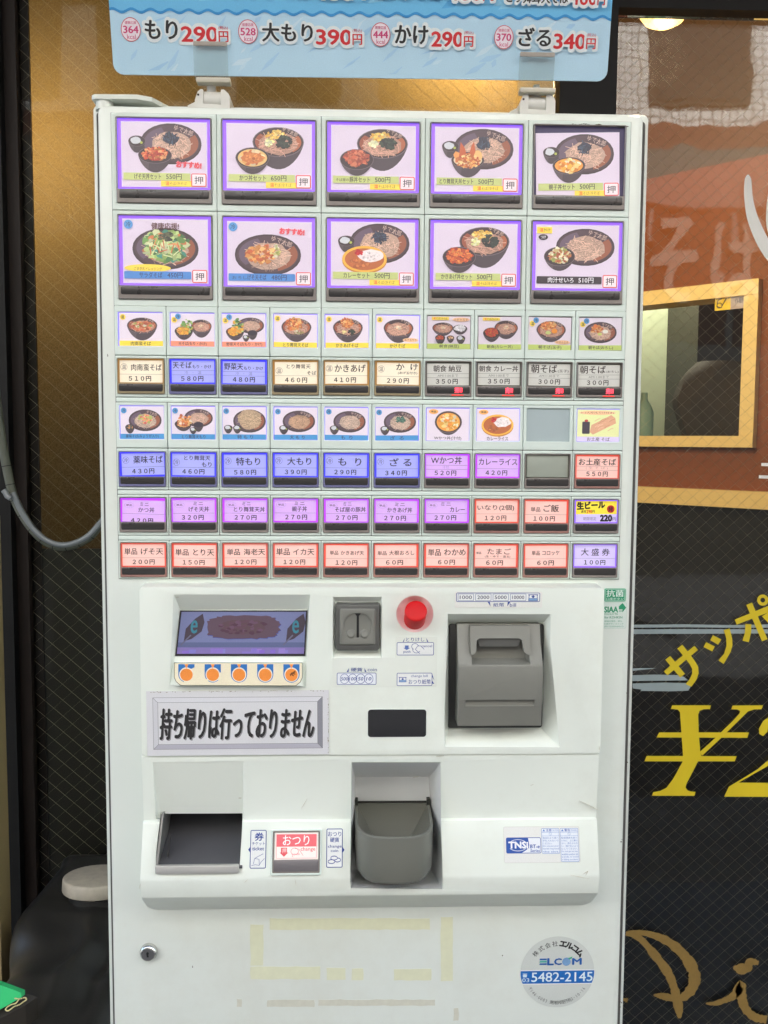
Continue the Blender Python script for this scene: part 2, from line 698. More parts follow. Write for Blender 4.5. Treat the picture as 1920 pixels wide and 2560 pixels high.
# ------------------------------------------------------------------ food drawings
def noodles(c, cu, cv, ru, rv, rnd, base=S(206, 172, 152), n=46, lw=0.0006):
    c.blob(cu, cv, ru, rv, tuple(b * .74 for b in base), rnd, 20, 0.06)
    n, lw = int(n * 2.6), lw * .72
    for i in range(n):
        a, q = rnd.uniform(0, 6.28), math.sqrt(rnd.random()) * 0.86
        x, y = cu + ru * q * math.cos(a), cv + rv * q * math.sin(a)
        t = rnd.uniform(0, 3.14)
        L = ru * rnd.uniform(0.16, 0.42)
        k = rnd.uniform(-1.3, 1.3)
        s = rnd.choice((0.46, 0.6, 0.9, 1.05, 1.12, 1.2, 1.3))
        col = tuple(min(0.95, b * s) for b in base)
        pts = [(x + L * (j - 1.5) / 1.5 * math.cos(t + k * (j - 1.5) / 2), y + 0.7 * L * (j - 1.5) / 1.5 * math.sin(t + k * (j - 1.5) / 2)) for j in range(4)]
        c.line(pts, lw, col)


def heap(c, cu, cv, ru, rv, cols, rnd, n=40, s=0.22, j=0.35):
    for i in range(int(n * 2.2)):
        a, q = rnd.uniform(0, 6.28), math.sqrt(rnd.random()) * 0.88
        col = rnd.choice(cols)
        f = rnd.uniform(0.66, 1.15)
        sz = ru * s * rnd.uniform(0.35, 1.0)
        c.blob(cu + ru * q * math.cos(a), cv + rv * q * math.sin(a), sz, sz * 0.75, tuple(min(0.95, k * f) for k in col), rnd, 7, j)


def strips(c, cu, cv, ru, rv, cols, rnd, n=24, L=0.35, w=0.0008):
    for i in range(n):
        a, q = rnd.uniform(0, 6.28), math.sqrt(rnd.random()) * 0.7
        t = rnd.uniform(0, 3.14)
        x, y = cu + ru * q * math.cos(a), cv + rv * q * math.sin(a)
        dx, dy = ru * L * math.cos(t), ru * L * math.sin(t)
        c.line([(x - dx, y - dy), (x + dx * 0.2, y + dy * 0.3), (x + dx, y + dy)], w, rnd.choice(cols))


FRY = [S(214, 122, 60), S(232, 158, 84), S(196, 96, 50), S(240, 190, 120)]
GESO = [S(200, 78, 46), S(222, 110, 66), S(176, 58, 40), S(236, 168, 110), S(190, 120, 60)]
KATSU = [S(216, 132, 62), S(236, 176, 96), S(240, 216, 168), S(196, 104, 50)]
EGG = [S(240, 176, 64), S(232, 140, 44), S(250, 214, 132), S(244, 232, 200)]
PORK = [S(196, 98, 66), S(216, 128, 92), S(168, 74, 52)]
NORI = [S(32, 42, 58), S(22, 30, 40), S(58, 80, 100), S(40, 60, 70)]
WAK = [S(38, 56, 44), S(28, 44, 34), S(54, 74, 56)]
GREENS = [S(150, 182, 96), S(110, 156, 80), S(186, 206, 134), S(70, 120, 66), S(216, 222, 172), S(222, 130, 76), S(60, 140, 120)]
VEG = [S(212, 190, 130), S(198, 120, 70), S(150, 160, 80), S(230, 220, 190), S(176, 84, 44)]


def plate_art(c, cu, cv, ru, rv, rnd, top='nori', nb=S(216, 180, 158), logo=True, nn=46):
    c.ell(cu, cv - rv * 0.07, ru, rv, S(40, 30, 30))
    c.ell(cu, cv, ru, rv, S(58, 46, 48))
    c.ell(cu, cv, ru * 0.94, rv * 0.92, S(74, 58, 62))
    # brown glaze on one side, grey lilac sheen on the other
    c.poly([(cu + ru * 0.90 * math.cos(R(a)), cv + rv * 0.88 * math.sin(R(a))) for a in range(-70, 31, 10)] + [(cu + ru * 0.2, cv - rv * 0.1)], S(150, 86, 56))
    c.poly([(cu + ru * 0.88 * math.cos(R(a)), cv + rv * 0.84 * math.sin(R(a))) for a in range(110, 221, 10)] + [(cu, cv)], S(100, 84, 100))
    if logo:
        c.text('ゆで太郎', cu + ru * 0.10, cu + ru * 0.74, cv + rv * 0.50, cv + rv * 0.80, S(208, 180, 166), 0.0, 1, -20)
    noodles(c, cu + ru * 0.02, cv - rv * 0.10, ru * 0.66, rv * 0.68, rnd, nb, nn, ru * 0.022)
    if top == 'nori':
        c.blob(cu + ru * 0.0, cv + rv * 0.28, ru * 0.22, rv * 0.26, S(40, 52, 68), rnd, 11, 0.4)
        strips(c, cu + ru * 0.0, cv + rv * 0.26, ru * 0.30, rv * 0.36, NORI, rnd, 26, 0.4, ru * 0.03)
    elif top == 'fry':
        heap(c, cu - ru * 0.22, cv + rv * 0.02, ru * 0.48, rv * 0.50, FRY, rnd, 46, 0.2)
        heap(c, cu + ru * 0.22, cv + rv * 0.16, ru * 0.16, rv * 0.34, [S(240, 226, 150), S(222, 214, 190), S(170, 180, 90)], rnd, 14, 0.4)
    elif top == 'salad':
        heap(c, cu, cv + rv * 0.10, ru * 0.78, rv * 0.86, GREENS, rnd, 90, 0.17, 0.5)
        strips(c, cu, cv, ru * 0.7, rv * 0.6, [S(206, 100, 62), S(224, 150, 90), S(216, 224, 170)], rnd, 18, 0.2, ru * 0.03)
        heap(c, cu + ru * 0.02, cv + rv * 0.56, ru * 0.24, rv * 0.24, [S(58, 66, 50), S(90, 98, 66)], rnd, 18, 0.3)
    elif top == 'myoga':
        heap(c, cu, cv + rv * 0.1, ru * 0.44, rv * 0.46, [S(236, 150, 110), S(240, 190, 120), S(226, 110, 96), S(196, 206, 110)], rnd, 26, 0.26)
    elif top == 'zaru':
        heap(c, cu + ru * 0.05, cv + rv * 0.2, ru * 0.36, rv * 0.34, [S(62, 112, 96), S(44, 86, 74), S(96, 140, 116)], rnd, 28, 0.22)
    elif top == 'kaki':
        heap(c, cu - ru * 0.25, cv + rv * 0.28, ru * 0.40, rv * 0.46, FRY, rnd, 30, 0.24)
        c.ell(cu + ru * 0.30, cv + rv * 0.05, ru * 0.17, rv * 0.18, S(236, 234, 220))
        c.ell(cu - ru * 0.04, cv - rv * 0.2, ru * 0.13, rv * 0.14, S(206, 212, 120))


def bowl_shell(c, cu, cv, rx, ry, dep, dark=S(62, 54, 58)):
    body = [(cu + rx * 1.0 * math.cos(R(a)), cv + (dep if a > 180 else ry) * math.sin(R(a)) * (1.0 if a > 180 else 1)) for a in range(180, 361, 12)]
    body = [(cu - rx, cv)] + [(cu + rx * math.cos(R(a)) ** 1 * (1 - 0.18 * abs(math.sin(R(a)))), cv + dep * math.sin(R(a))) for a in range(192, 349, 12)] + [(cu + rx, cv)]
    c.poly(body, dark)
    c.poly([body[0]] + [(cu + (p[0] - cu) * 0.98, p[1]) for p in body[1:6]] + [(cu - rx * 0.3, cv)], tuple(min(1, k * 1.7) for k in dark))
    c.ell(cu, cv, rx, ry, S(112, 100, 104))
    c.ell(cu, cv, rx * 0.965, ry * 0.95, S(48, 38, 38))


def don(c, cu, cv, rx, ry, dep, cols, rnd, style='heap'):
    bowl_shell(c, cu, cv, rx, ry, dep)
    if style == 'egg':
        c.ell(cu, cv, rx * 0.86, ry * 0.84, S(236, 160, 62))
        heap(c, cu, cv, rx * 0.74, ry * 0.74, cols, rnd, 40, 0.26)
    elif style == 'katsu':
        c.ell(cu, cv, rx * 0.86, ry * 0.84, S(228, 190, 120))
        heap(c, cu, cv, rx * 0.74, ry * 0.74, cols, rnd, 20, 0.3)
        c.blob(cu, cv, rx * 0.6, ry * 0.52, S(206, 118, 58), rnd, 12, 0.2)
        heap(c, cu, cv, rx * 0.5, ry * 0.44, [S(214, 132, 66), S(196, 104, 50), S(226, 150, 80)], rnd, 22, 0.2)
    elif style == 'tempura':
        c.ell(cu, cv, rx * 0.86, ry * 0.8, S(226, 210, 180))
        for k in range(5):
            x = cu + rx * (-0.62 + 0.31 * k)
            hgt = (0.9, 1.8, 0.8, 1.7, 1.0)[k] * ry
            c.blob(x, cv + hgt * 0.35, rx * 0.22, hgt * 0.8, rnd.choice(FRY), rnd, 9, 0.3)
        heap(c, cu, cv - ry * 0.1, rx * 0.8, ry * 0.9, [S(178, 76, 40), S(232, 168, 90), S(206, 112, 54), S(244, 206, 140)], rnd, 46, 0.18, 0.5)
    else:
        heap(c, cu, cv + ry * 0.12, rx * 0.8, ry * 0.86, cols, rnd, 70, 0.19, 0.45)


def cup(c, cu, cv, r, rnd, fill='daikon'):
    bowl_shell(c, cu, cv, r, r * 0.62, r * 1.35, S(58, 52, 54))
    if fill == 'daikon':
        c.blob(cu - r * 0.16, cv + r * 0.06, r * 0.58, r * 0.42, S(206, 210, 214), rnd, 12, 0.12)
        c.ell(cu + r * 0.52, cv - r * 0.18, r * 0.16, r * 0.15, S(178, 186, 80))
    elif fill == 'dark':
        c.ell(cu, cv, r * 0.8, r * 0.46, S(28, 28, 40))
    else:
        heap(c, cu, cv, r * 0.75, r * 0.42, fill, rnd, 16, 0.3)


def hot_soba(c, cu, cv, rx, ry, dep, rnd, tops='set'):
    bowl_shell(c, cu, cv, rx, ry, dep, S(66, 58, 62))
    c.ell(cu, cv, rx * 0.93, ry * 0.9, S(56, 42, 40))
    c.poly([(cu + rx * 0.9 * math.cos(R(a)), cv + ry * 0.86 * math.sin(R(a))) for a in range(-50, 31, 10)] + [(cu, cv)], S(176, 98, 60))
    c.poly([(cu + rx * 0.9 * math.cos(R(a)), cv + ry * 0.86 * math.sin(R(a))) for a in range(140, 221, 10)] + [(cu, cv)], S(150, 78, 50))
    c.text('ゆで太郎', cu + rx * 0.16, cu + rx * 0.78, cv + ry * 0.56, cv + ry * 0.86, S(212, 184, 170), 0.0, 1, -24)
    noodles(c, cu, cv - ry * 0.12, rx * 0.76, ry * 0.74, rnd, S(206, 160, 138), 44, rx * 0.03)
    if tops == 'set':
        heap(c, cu - rx * 0.08, cv + ry * 0.46, rx * 0.44, ry * 0.34, [S(240, 200, 96), S(246, 222, 140), S(230, 176, 70)], rnd, 36, 0.16)
        heap(c, cu - rx * 0.36, cv - ry * 0.04, rx * 0.18, ry * 0.26, [S(226, 226, 150), S(240, 238, 196)], rnd, 12, 0.5)
        heap(c, cu + rx * 0.22, cv + ry * 0.02, rx * 0.34, ry * 0.44, WAK, rnd, 34, 0.3)
    elif tops == 'plain':
        heap(c, cu, cv + ry * 0.05, rx * 0.25, ry * 0.25, [S(240, 220, 190), S(232, 190, 150)], rnd, 14, 0.35)
    elif tops == 'meat':
        heap(c, cu, cv - ry * 0.05, rx * 0.70, ry * 0.66, VEG + PORK, rnd, 50, 0.2)
    elif tops == 'tempura':
        heap(c, cu - rx * 0.15, cv + ry * 0.35, rx * 0.6, ry * 0.75, FRY, rnd, 60, 0.22)
        heap(c, cu + rx * 0.15, cv - ry * 0.6, rx * 0.35, ry * 0.25, [S(220, 216, 190), S(160, 150, 90)], rnd, 10, 0.25)
    elif tops == 'kakiage':
        heap(c, cu - rx * 0.05, cv + ry * 0.55, rx * 0.46, ry * 0.66, FRY, rnd, 56, 0.22, 0.5)
        heap(c, cu + rx * 0.25, cv - ry * 0.5, rx * 0.26, ry * 0.32, WAK, rnd, 20, 0.3)
        heap(c, cu - rx * 0.3, cv - ry * 0.5, rx * 0.2, ry * 0.2, [S(236, 220, 150)], rnd, 8, 0.4)
    elif tops == 'egg':
        heap(c, cu - rx * 0.15, cv + ry * 0.45, rx * 0.55, ry * 0.5, FRY, rnd, 44, 0.22, 0.5)
        c.ell(cu + rx * 0.22, cv - ry * 0.15, rx * 0.2, ry * 0.28, S(240, 150, 40))
        c.ell(cu - rx * 0.2, cv - ry * 0.35, rx * 0.18, ry * 0.2, S(206, 214, 130))


def curry(c, cu, cv, rx, ry, rnd):
    c.ell(cu, cv - ry * 0.12, rx, ry, S(196, 130, 40))
    c.ell(cu, cv, rx, ry, S(244, 184, 64))
    c.ell(cu, cv - ry * 0.02, rx * 0.88, ry * 0.84, S(186, 100, 44))
    heap(c, cu - rx * 0.2, cv - ry * 0.3, rx * 0.5, ry * 0.4, [S(186, 100, 44), S(206, 124, 62), S(170, 86, 38)], rnd, 20, 0.2)
    c.blob(cu + rx * 0.28, cv + ry * 0.26, rx * 0.56, ry * 0.46, S(240, 228, 226), rnd, 16, 0.12)
    heap(c, cu + rx * 0.28, cv + ry * 0.26, rx * 0.5, ry * 0.4, [S(246, 238, 236), S(226, 212, 210)], rnd, 26, 0.12)
    heap(c, cu - rx * 0.26, cv + ry * 0.5, rx * 0.2, ry * 0.24, [S(206, 44, 40), S(186, 34, 38)], rnd, 12, 0.4)


GREENB, YELB, BLUEB = S(196, 206, 128), S(250, 218, 74), S(72, 138, 206)


def big_card(spec, seed):
    w, h = 0.0882, 0.0658
    rnd = random.Random(seed)
    c = Card(w, h, WH)
    c.wash = .09
    U, V = lambda u: u * w, lambda v: v * h
    k = spec['kind']
    if k in ('plate', 'curry'):
        plate_art(c, U(.578), V(.675), .0314, .0199, rnd)
        if spec.get('cup', True):
            cup(c, U(.184), V(.70), .0088, rnd)
    if k == 'plate':
        don(c, U(.393), V(.49), .0174, .0085 if spec['style'] != 'egg' else .0088, .0176, spec['cols'], rnd, spec['style'])
    if k == 'curry':
        curry(c, U(.40), V(.42), .0235, .0135, rnd)
    if k == 'soba':
        hot_soba(c, U(.605), V(.72), .0266, .0150, .0275, rnd)
        don(c, U(.304), V(.47), .0176, .0105, .0165, spec['cols'], rnd, spec['style'])
    if k == 'salad':
        plate_art(c, U(.50), V(.55), .0342, .0205, rnd, 'salad', logo=False)
    if k == 'fry':
        plate_art(c, U(.48), V(.49), .0345, .0205, rnd, 'fry')
    if k == 'seiro':
        plate_art(c, U(.595), V(.66), .0312, .0186, rnd, None)
        don(c, U(.285), V(.50), .0166, .0100, .0150, VEG, rnd, 'heap')
    if 'blue' in spec:
        c.ell(U(.07), V(.91), .0046, .0046, S(86, 156, 214))
        c.text('冷', U(.07) - .0026, U(.07) + .0026, V(.91) - .0026, V(.91) + .0026, S(30, 60, 96), 0.01)
    if k == 'salad':
        c.text('健康応援!', U(.34), U(.66), V(.84), V(.94), S(96, 62, 52), 0.02)
        c.ell(U(.29), V(.235), .0240, .0040, YELB)
        c.text('ごま豆乳ドレッシング', U(.13), U(.46), V(.20), V(.25), S(90, 80, 30), 0.0, 2, 0, 0.15)
    if 'osusume' in spec:
        u, v = spec['osusume']
        c.text('おすすめ!', U(u), U(u + .29), V(v), V(v + .09), S(232, 120, 130), 0.075, 2, -3)
        c.text('おすすめ!', U(u + .005), U(u + .285), V(v + .004), V(v + .086), S(222, 52, 62), 0.02, 2, -3)
    if 'seiro' == k:
        c.rect(U(.01), U(.19), V(.86), V(.96), YELB)
        c.text('温', U(.04), U(.085), V(.885), V(.94), S(230, 80, 30), 0.02)
        c.text('かい汁', U(.09), U(.17), V(.885), V(.94), S(90, 70, 20), 0.01)
        c.ell(U(.085), V(.80), .0050, .0030, S(26, 24, 26))
        c.text('つけ', U(.055), U(.115), V(.775), V(.825), S(240, 235, 240), 0.02)
    band = {'g': GREENB, 'b': BLUEB, 'k': S(38, 36, 38)}[spec['band']]
    tc = S(240, 238, 242) if spec['band'] == 'k' else (S(34, 54, 96) if spec['band'] == 'b' else INK)
    if spec['band'] == 'g':
        c.rect(U(.025), U(.80), V(.105), V(.215), band)
    else:
        c.rrect(U(.015), U(.80), V(.07), V(.185), .001, band)
    b0 = .118 if spec['band'] == 'g' else .085
    c.text(spec['name'], U(spec.get('n0', .15)), U(.46), V(b0), V(b0 + .085), tc, 0.012)
    if 'pre' in spec:
        c.text(spec['pre'], U(.06), U(spec['n0'] - .01), V(b0 + .01), V(b0 + .06), tc, 0.004)
    c.text(spec['price'], U(.52), U(.70), V(b0), V(b0 + .085), tc, 0.012)
    if spec['band'] == 'g':
        c.rect(U(.46), U(.85), V(.012), V(.098), YELB)
        c.text('温', U(.51), U(.555), V(.03), V(.085), S(232, 84, 30), 0.02)
        c.text('そば/冷そば', U(.56), U(.76), V(.03), V(.085), S(110, 90, 30), 0.0)
    dv = 0 if spec['band'] == 'g' else -.0
    c.rrect(U(.812), U(.988), V(.012 + dv), V(.215 + dv), .0016, S(244, 228, 232), S(222, 62, 52), .0009)
    c.text('押', U(.85), U(.95), V(.055), V(.17), INK, 0.008)
    return c


BIGS = [
    dict(kind='plate', style='heap', cols=GESO, band='g', name='げそ天丼セット', price='550円', osusume=(.64, .30)),
    dict(kind='soba', style='katsu', cols=KATSU, band='g', name='かつ丼セット', price='650円'),
    dict(kind='soba', style='heap', cols=PORK, band='g', name='豚丼セット', pre='そば屋の', n0=.22, price='500円'),
    dict(kind='plate', style='tempura', cols=FRY, band='g', name='とり舞茸天丼セット', n0=.06, price='500円'),
    dict(kind='plate', style='egg', cols=EGG, band='g', name='親子丼セット', price='500円', dim=True),
    dict(kind='salad', band='b', name='サラダそば', price='450円', blue=1, n0=.19),
    dict(kind='fry', band='b', name='げそ天そば', pre='おろし', n0=.24, price='480円', blue=1, osusume=(.62, .80)),
    dict(kind='curry', band='g', name='カレーセット', price='500円'),
    dict(kind='soba', style='heap', cols=[S(206, 86, 40), S(228, 116, 54), S(184, 66, 34), S(240, 150, 70)], band='g', name='かきあげ丼セット', n0=.09, price='500円'),
    dict(kind='seiro', band='k', name='肉汁せいろ', price='510円', n0=.15),
]


def lensbar(x0, x1, z0, z1, y, parent):
    m = MB()
    m.slab(x0, x1, z0, z1, y, y + 0.003, 0.0016, 0.0008)
    return m.build('indicator_window', LENS, parent)


for r in range(2):
    zb = 1.5955 - r * 0.0980
    zt = zb + 0.0980
    for k in range(5):
        i = r * 5 + k
        x0, x1 = FX0 + k * 2 * CW, FX0 + (k + 1) * 2 * CW
        fx0, fx1 = x0 + 0.0052, x1 - 0.0052
        fz0, fz1 = zb + 0.0072, zb + 0.0936
        m = MB()
        plate(m, x0, x1, zb, zt, (fx0 - .0002, fx1 + .0002, fz0 - .0002, fz1 + .0002))
        b = m.build('picture_button', MODULE, machine)
        b['label'] = 'large button with a picture of ' + ['squid tempura rice bowl and cold noodles, a red scrawl beside it', 'pork cutlet bowl and hot noodles', 'pork bowl and hot noodles', 'chicken and mushroom tempura bowl', 'egg and chicken bowl, its card slipped askew', 'green salad noodles', 'fried squid over noodles', 'curry plate with noodles', 'shredded tempura bowl and hot noodles', 'plain noodles with a dipping soup'][i]
        hole = (fx0 + .0014, fx1 - .0014, fz0 + .0142, fz1 - .0012)
        m = MB()
        m.frame((fx0, fx1, fz0, fz1), hole, -0.0042, 0.0, 0.0012, 0.0006, 0.0006)
        for u in (.13, .84):
            xx = fx0 + (fx1 - fx0) * u
            m.box(xx - .0022, xx + .0022, -.0046, -.004, fz1 - .0014, fz1 - .0003)
        m.build('button_frame', BEZEL, b)
        m = MB()
        m.box(hole[0] - .0005, hole[1] + .0005, -.0006, 0.0001, hole[2] - .0005, hole[3] + .0005)
        spec = BIGS[i]
        m.build('light_guide', PURPLE if not spec.get('dim') else glow('dim_button_light', S(92, 84, 120), .12), b)
        c = big_card(spec, 100 + i)
        cx, cz = fx0 + .0049, fz0 + .0166
        rot = 0
        if spec.get('dim'):
            cx, cz, rot = cx - .0016, cz - .0058 + .0022, 1.6
        if i == 6:
            cz -= .001
        c.build('menu_card', CARD_LIT, b, (cx, -0.0016, cz), rot)
        lensbar(fx0 + .0028, fx1 - .0028, fz0 + .0046, fz0 + .0132, -.0050, b)

# ------------------------------------------------------------------ the small pictures
TAGS = {'h': ('温', YELB, 'r'), 'c': ('冷', S(70, 150, 206), 'o')}


def small_pic(spec, seed):
    w, h = 0.0456, 0.0342
    rnd = random.Random(seed)
    c = Card(w, h, spec.get('bg', S(230, 218, 230)))
    c.wash = .08
    U, V = lambda u: u * w, lambda v: v * h
    a = spec['art']
    if a in ('meat', 'tempura', 'kakiage', 'plain'):
        hot_soba(c, U(.52), V(.62), .0158, .0082 if a == 'meat' else .0092, .0155, rnd, a)
    elif a in ('tenseiro', 'yasai'):
        if a == 'tenseiro':
            hot_soba(c, U(.70), V(.62), .0108, .0068, .0120, rnd, 'plain')
        else:
            plate_art(c, U(.66), V(.66), .0140, .0080, rnd, None)
            cup(c, U(.70), V(.42), .0052, rnd, 'dark')
            cup(c, U(.55), V(.30), .0036, rnd)
        don(c, U(.30), V(.46), .0096, .0052, .0090, FRY, rnd, 'heap')
        heap(c, U(.36), V(.62), .007, .009, GREENS[:4] + [S(230, 170, 60)], rnd, 24, .3)
        heap(c, U(.30), V(.46), .0075, .004, [S(240, 176, 60), S(226, 150, 50)], rnd, 14, .3)
    elif a == 'set':
        hot_soba(c, U(.36), V(.64), .0112, .0058, .0085, rnd, 'plain')
        don(c, U(.76), V(.62), .0078, .0042, .0062, [S(240, 238, 240), S(222, 220, 224)], rnd, 'heap')
        cup(c, U(.30), V(.34), .0054, rnd, [S(196, 84, 40), S(170, 60, 30)])
        cup(c, U(.54), V(.34), .0040, rnd, [S(190, 120, 60), S(230, 200, 160)])
        cup(c, U(.78), V(.33), .0048, rnd)
    elif a == 'curryset':
        hot_soba(c, U(.65), V(.66), .0126, .0078, .0118, rnd, 'plain')
        don(c, U(.31), V(.50), .0092, .0058, .0094, [S(206, 110, 40), S(186, 80, 30), S(190, 40, 40)], rnd, 'heap')
    elif a == 'asa':
        hot_soba(c, U(.53), V(.62), .0158, .0092, .0130, rnd, 'egg')
    elif a == 'asa2':
        plate_art(c, U(.50), V(.56), .0175, .0108, rnd, 'kaki')
    elif a in ('myoga', 'zaru', 'tokumori', 'omori', 'mori', 'tenmori'):
        if a == 'tenmori':
            plate_art(c, U(.62), V(.66), .0150, .0092, rnd, None)
            cup(c, U(.62), V(.44), .0054, rnd, 'dark')
            don(c, U(.27), V(.46), .0092, .0046, .0075, FRY, rnd, 'heap')
            heap(c, U(.30), V(.58), .008, .007, FRY + [S(240, 226, 210)], rnd, 26, .25)
            cup(c, U(.50), V(.30), .0038, rnd)
        else:
            plate_art(c, U(.57 if a != 'tokumori' else .62), V(.58), .0172, .0110 if a != 'tokumori' else .0118, rnd,
                      a if a in ('myoga', 'zaru') else None, {'tokumori': S(206, 176, 142), 'omori': S(202, 164, 132)}.get(a, S(210, 184, 164)))
            if a == 'tokumori':
                noodles(c, U(.62), V(.66), .0125, .0088, rnd, S(208, 180, 146), 50, .0004)
                cup(c, U(.13), V(.36), .0046, rnd)
                cup(c, U(.34), V(.36), .0046, rnd)
            else:
                cup(c, U(.22), V(.36), .0050, rnd, 'daikon' if a != 'myoga' else [S(60, 80, 70), S(220, 150, 90)])
    elif a == 'katsudon':
        don(c, U(.51), V(.58), .0146, .0118, .0138, EGG, rnd, 'egg')
    elif a == 'currydon':
        curry(c, U(.49), V(.50), .0172, .0112, rnd)
    elif a == 'miyage':
        ring = [(.30, .30), (.38, .22), (.92, .58), (.90, .74), (.80, .84), (.62, .70), (.34, .52)]
        c.poly([(U(p), V(q)) for p, q in ring], S(222, 168, 130))
        for q in range(18):
            x, y = rnd.uniform(.40, .82), rnd.uniform(.36, .7)
            c.line([(U(x - .06), V(y - .04)), (U(x), V(y + .02)), (U(x + .07), V(y + .05))], .0006, rnd.choice([S(240, 196, 160), S(200, 140, 104), S(230, 176, 140)]))
        c.rrect(U(.12), U(.30), V(.24), V(.62), .001, S(46, 42, 54))
        c.ell(U(.215), V(.65), .0020, .0013, S(190, 50, 44))
    # flags
    x = .085
    for t in spec.get('tags', ''):
        ch, col, _ = TAGS[t]
        v = .87 if len(spec['tags']) == 1 else (.80 if t == 'h' else .90)
        c.ell(U(x), V(v), .0030, .0030, col)
        c.text(ch, U(x) - .0017, U(x) + .0017, V(v) - .0017, V(v) + .0017, S(40, 40, 36), 0.02)
        x += .085
    if 'hc' in spec:
        c.rect(U(.10), U(.50), V(.88), V(.975), YELB)
        c.text('温', U(.14), U(.19), V(.895), V(.96), S(230, 84, 30), 0.02)
        c.text('そば/冷そば', U(.20), U(.46), V(.895), V(.96), S(110, 88, 30), 0.01)
    if 'note' in spec:
        t, u0, u1, v0 = spec['note']
        c.ell(U((u0 + u1) / 2), V(v0), U(u1 - u0) / 2, .0021, S(244, 196, 150))
        c.text(t, U(u0 + .04), U(u1 - .04), V(v0 - .035), V(v0 + .035), S(120, 60, 40), 0.0)
    if 'single' in spec:
        c.ell(U(.16), V(.90), .0050, .0026, S(246, 178, 92))
        c.text('単品', U(.10), U(.22), V(.87), V(.93), S(40, 30, 30), 0.03)
    bc = {'y': S(246, 220, 60), 's': S(240, 150, 116), 'g': S(196, 214, 112), 'b': S(58, 148, 206), 'w': S(220, 208, 240), 'n': None}[spec['band']]
    if bc:
        c.rect(0, w, V(.0), V(.155), bc)
    u0, u1 = spec.get('box', (.24, .74))
    c.text(spec['name'], U(u0), U(u1), V(.015), V(.135), S(40, 40, 50) if spec['band'] != 'b' else S(24, 40, 74), 0.012)
    return c


ROW3 = [
    dict(art='meat', tags='h', band='y', name='肉南蛮そば', box=(.26, .72)),
    dict(art='tenseiro', tags='hc', band='s', name='天そば(もり・かけ)', box=(.18, .82)),
    dict(art='yasai', tags='hc', band='s', name='野菜天そば(もり・かけ)', box=(.10, .92)),
    dict(art='tempura', tags='h', band='y', name='とり舞茸天そば', box=(.22, .80)),
    dict(art='kakiage', tags='h', band='y', name='かきあげそば', box=(.24, .76)),
    dict(art='plain', tags='h', band='y', name='かけそば', box=(.32, .68), note=('あげ玉付き', .62, .98, .26)),
    dict(art='set', hc=1, band='g', name='朝食(納豆)', box=(.28, .74), note=('お好み玉子', .58, .98, .90)),
    dict(art='curryset', hc=1, band='g', name='朝食(カレー丼)', box=(.20, .80)),
    dict(art='asa', tags='hc', band='g', name='朝そば(玉子)', box=(.24, .78), note=('お好み玉子', .62, .98, .24)),
    dict(art='asa2', tags='hc', band='g', name='朝そば(おろし)', box=(.22, .80)),
]
ROW5 = [
    dict(art='myoga', tags='c', band='b', name='薬味そば(みょうが入り)', box=(.12, .88)),
    dict(art='tenmori', tags='c', band='b', name='とり舞茸天もり', box=(.24, .78)),
    dict(art='tokumori', tags='c', band='b', name='特 も り', box=(.34, .70)),
    dict(art='omori', tags='c', band='b', name='大 も り', box=(.36, .70)),
    dict(art='mori', tags='c', band='b', name='も  り', box=(.38, .64)),
    dict(art='zaru', tags='c', band='b', name='ざ  る', box=(.34, .66)),
    dict(art='katsudon', single=1, band='n', name='Wかつ丼(汁付)', box=(.18, .82)),
    dict(art='currydon', single=1, band='n', name='カレーライス', box=(.24, .74)),
    None,
    dict(art='miyage', band='w', bg=S(232, 236, 168), name='お土産 そば', box=(.24, .78), note=('2~3人分(もりけ付き)', .04, .90, .90)),
]
for r, (rows, zb, zt, wz0, wz1) in enumerate(((ROW3, 1.4467, 1.4980, 1.4563, 1.4917), (ROW5, 1.3497, 1.3980, 1.3592, 1.3946))):
    for k in range(10):
        x0 = FX0 + k * CW
        wx0, wx1 = x0 + .0036, x0 + CW - .0036
        m = MB()
        plate(m, x0, x0 + CW, zb, zt, (wx0, wx1, wz0, wz1), -.0026)
        b = m.build('picture_window', MODULE, machine)
        spec = rows[k]
        m = MB()
        m.box(wx0 - .0004, wx1 + .0004, -.0006, 0.0001, wz0 - .0004, wz1 + .0004)
        if spec is None:
            m.build('backing_sheet', mat('empty_window_sheet', S(176, 190, 192), .3, var=.04, scale=40, coat=.3), b)
            b['label'] = 'empty picture window with nothing but a grey sheet'
            continue
        m.build('light_guide', PERI if not (r == 0 and k > 5) else glow('unlit_light', S(130, 126, 112), .05), b)
        c = small_pic(spec, 300 + r * 10 + k)
        dx = .0016 if (r == 0 and k == 0) else .0006 * math.sin(k * 2.1 + r)
        c.build('menu_picture', CARD_LIT if not (r == 0 and k > 5) else CARD_DIM, b, (wx0 + .0006 + dx * .5, -.0012, wz0 + .0003), .5 * math.sin(k * 3.7 + r * 2))


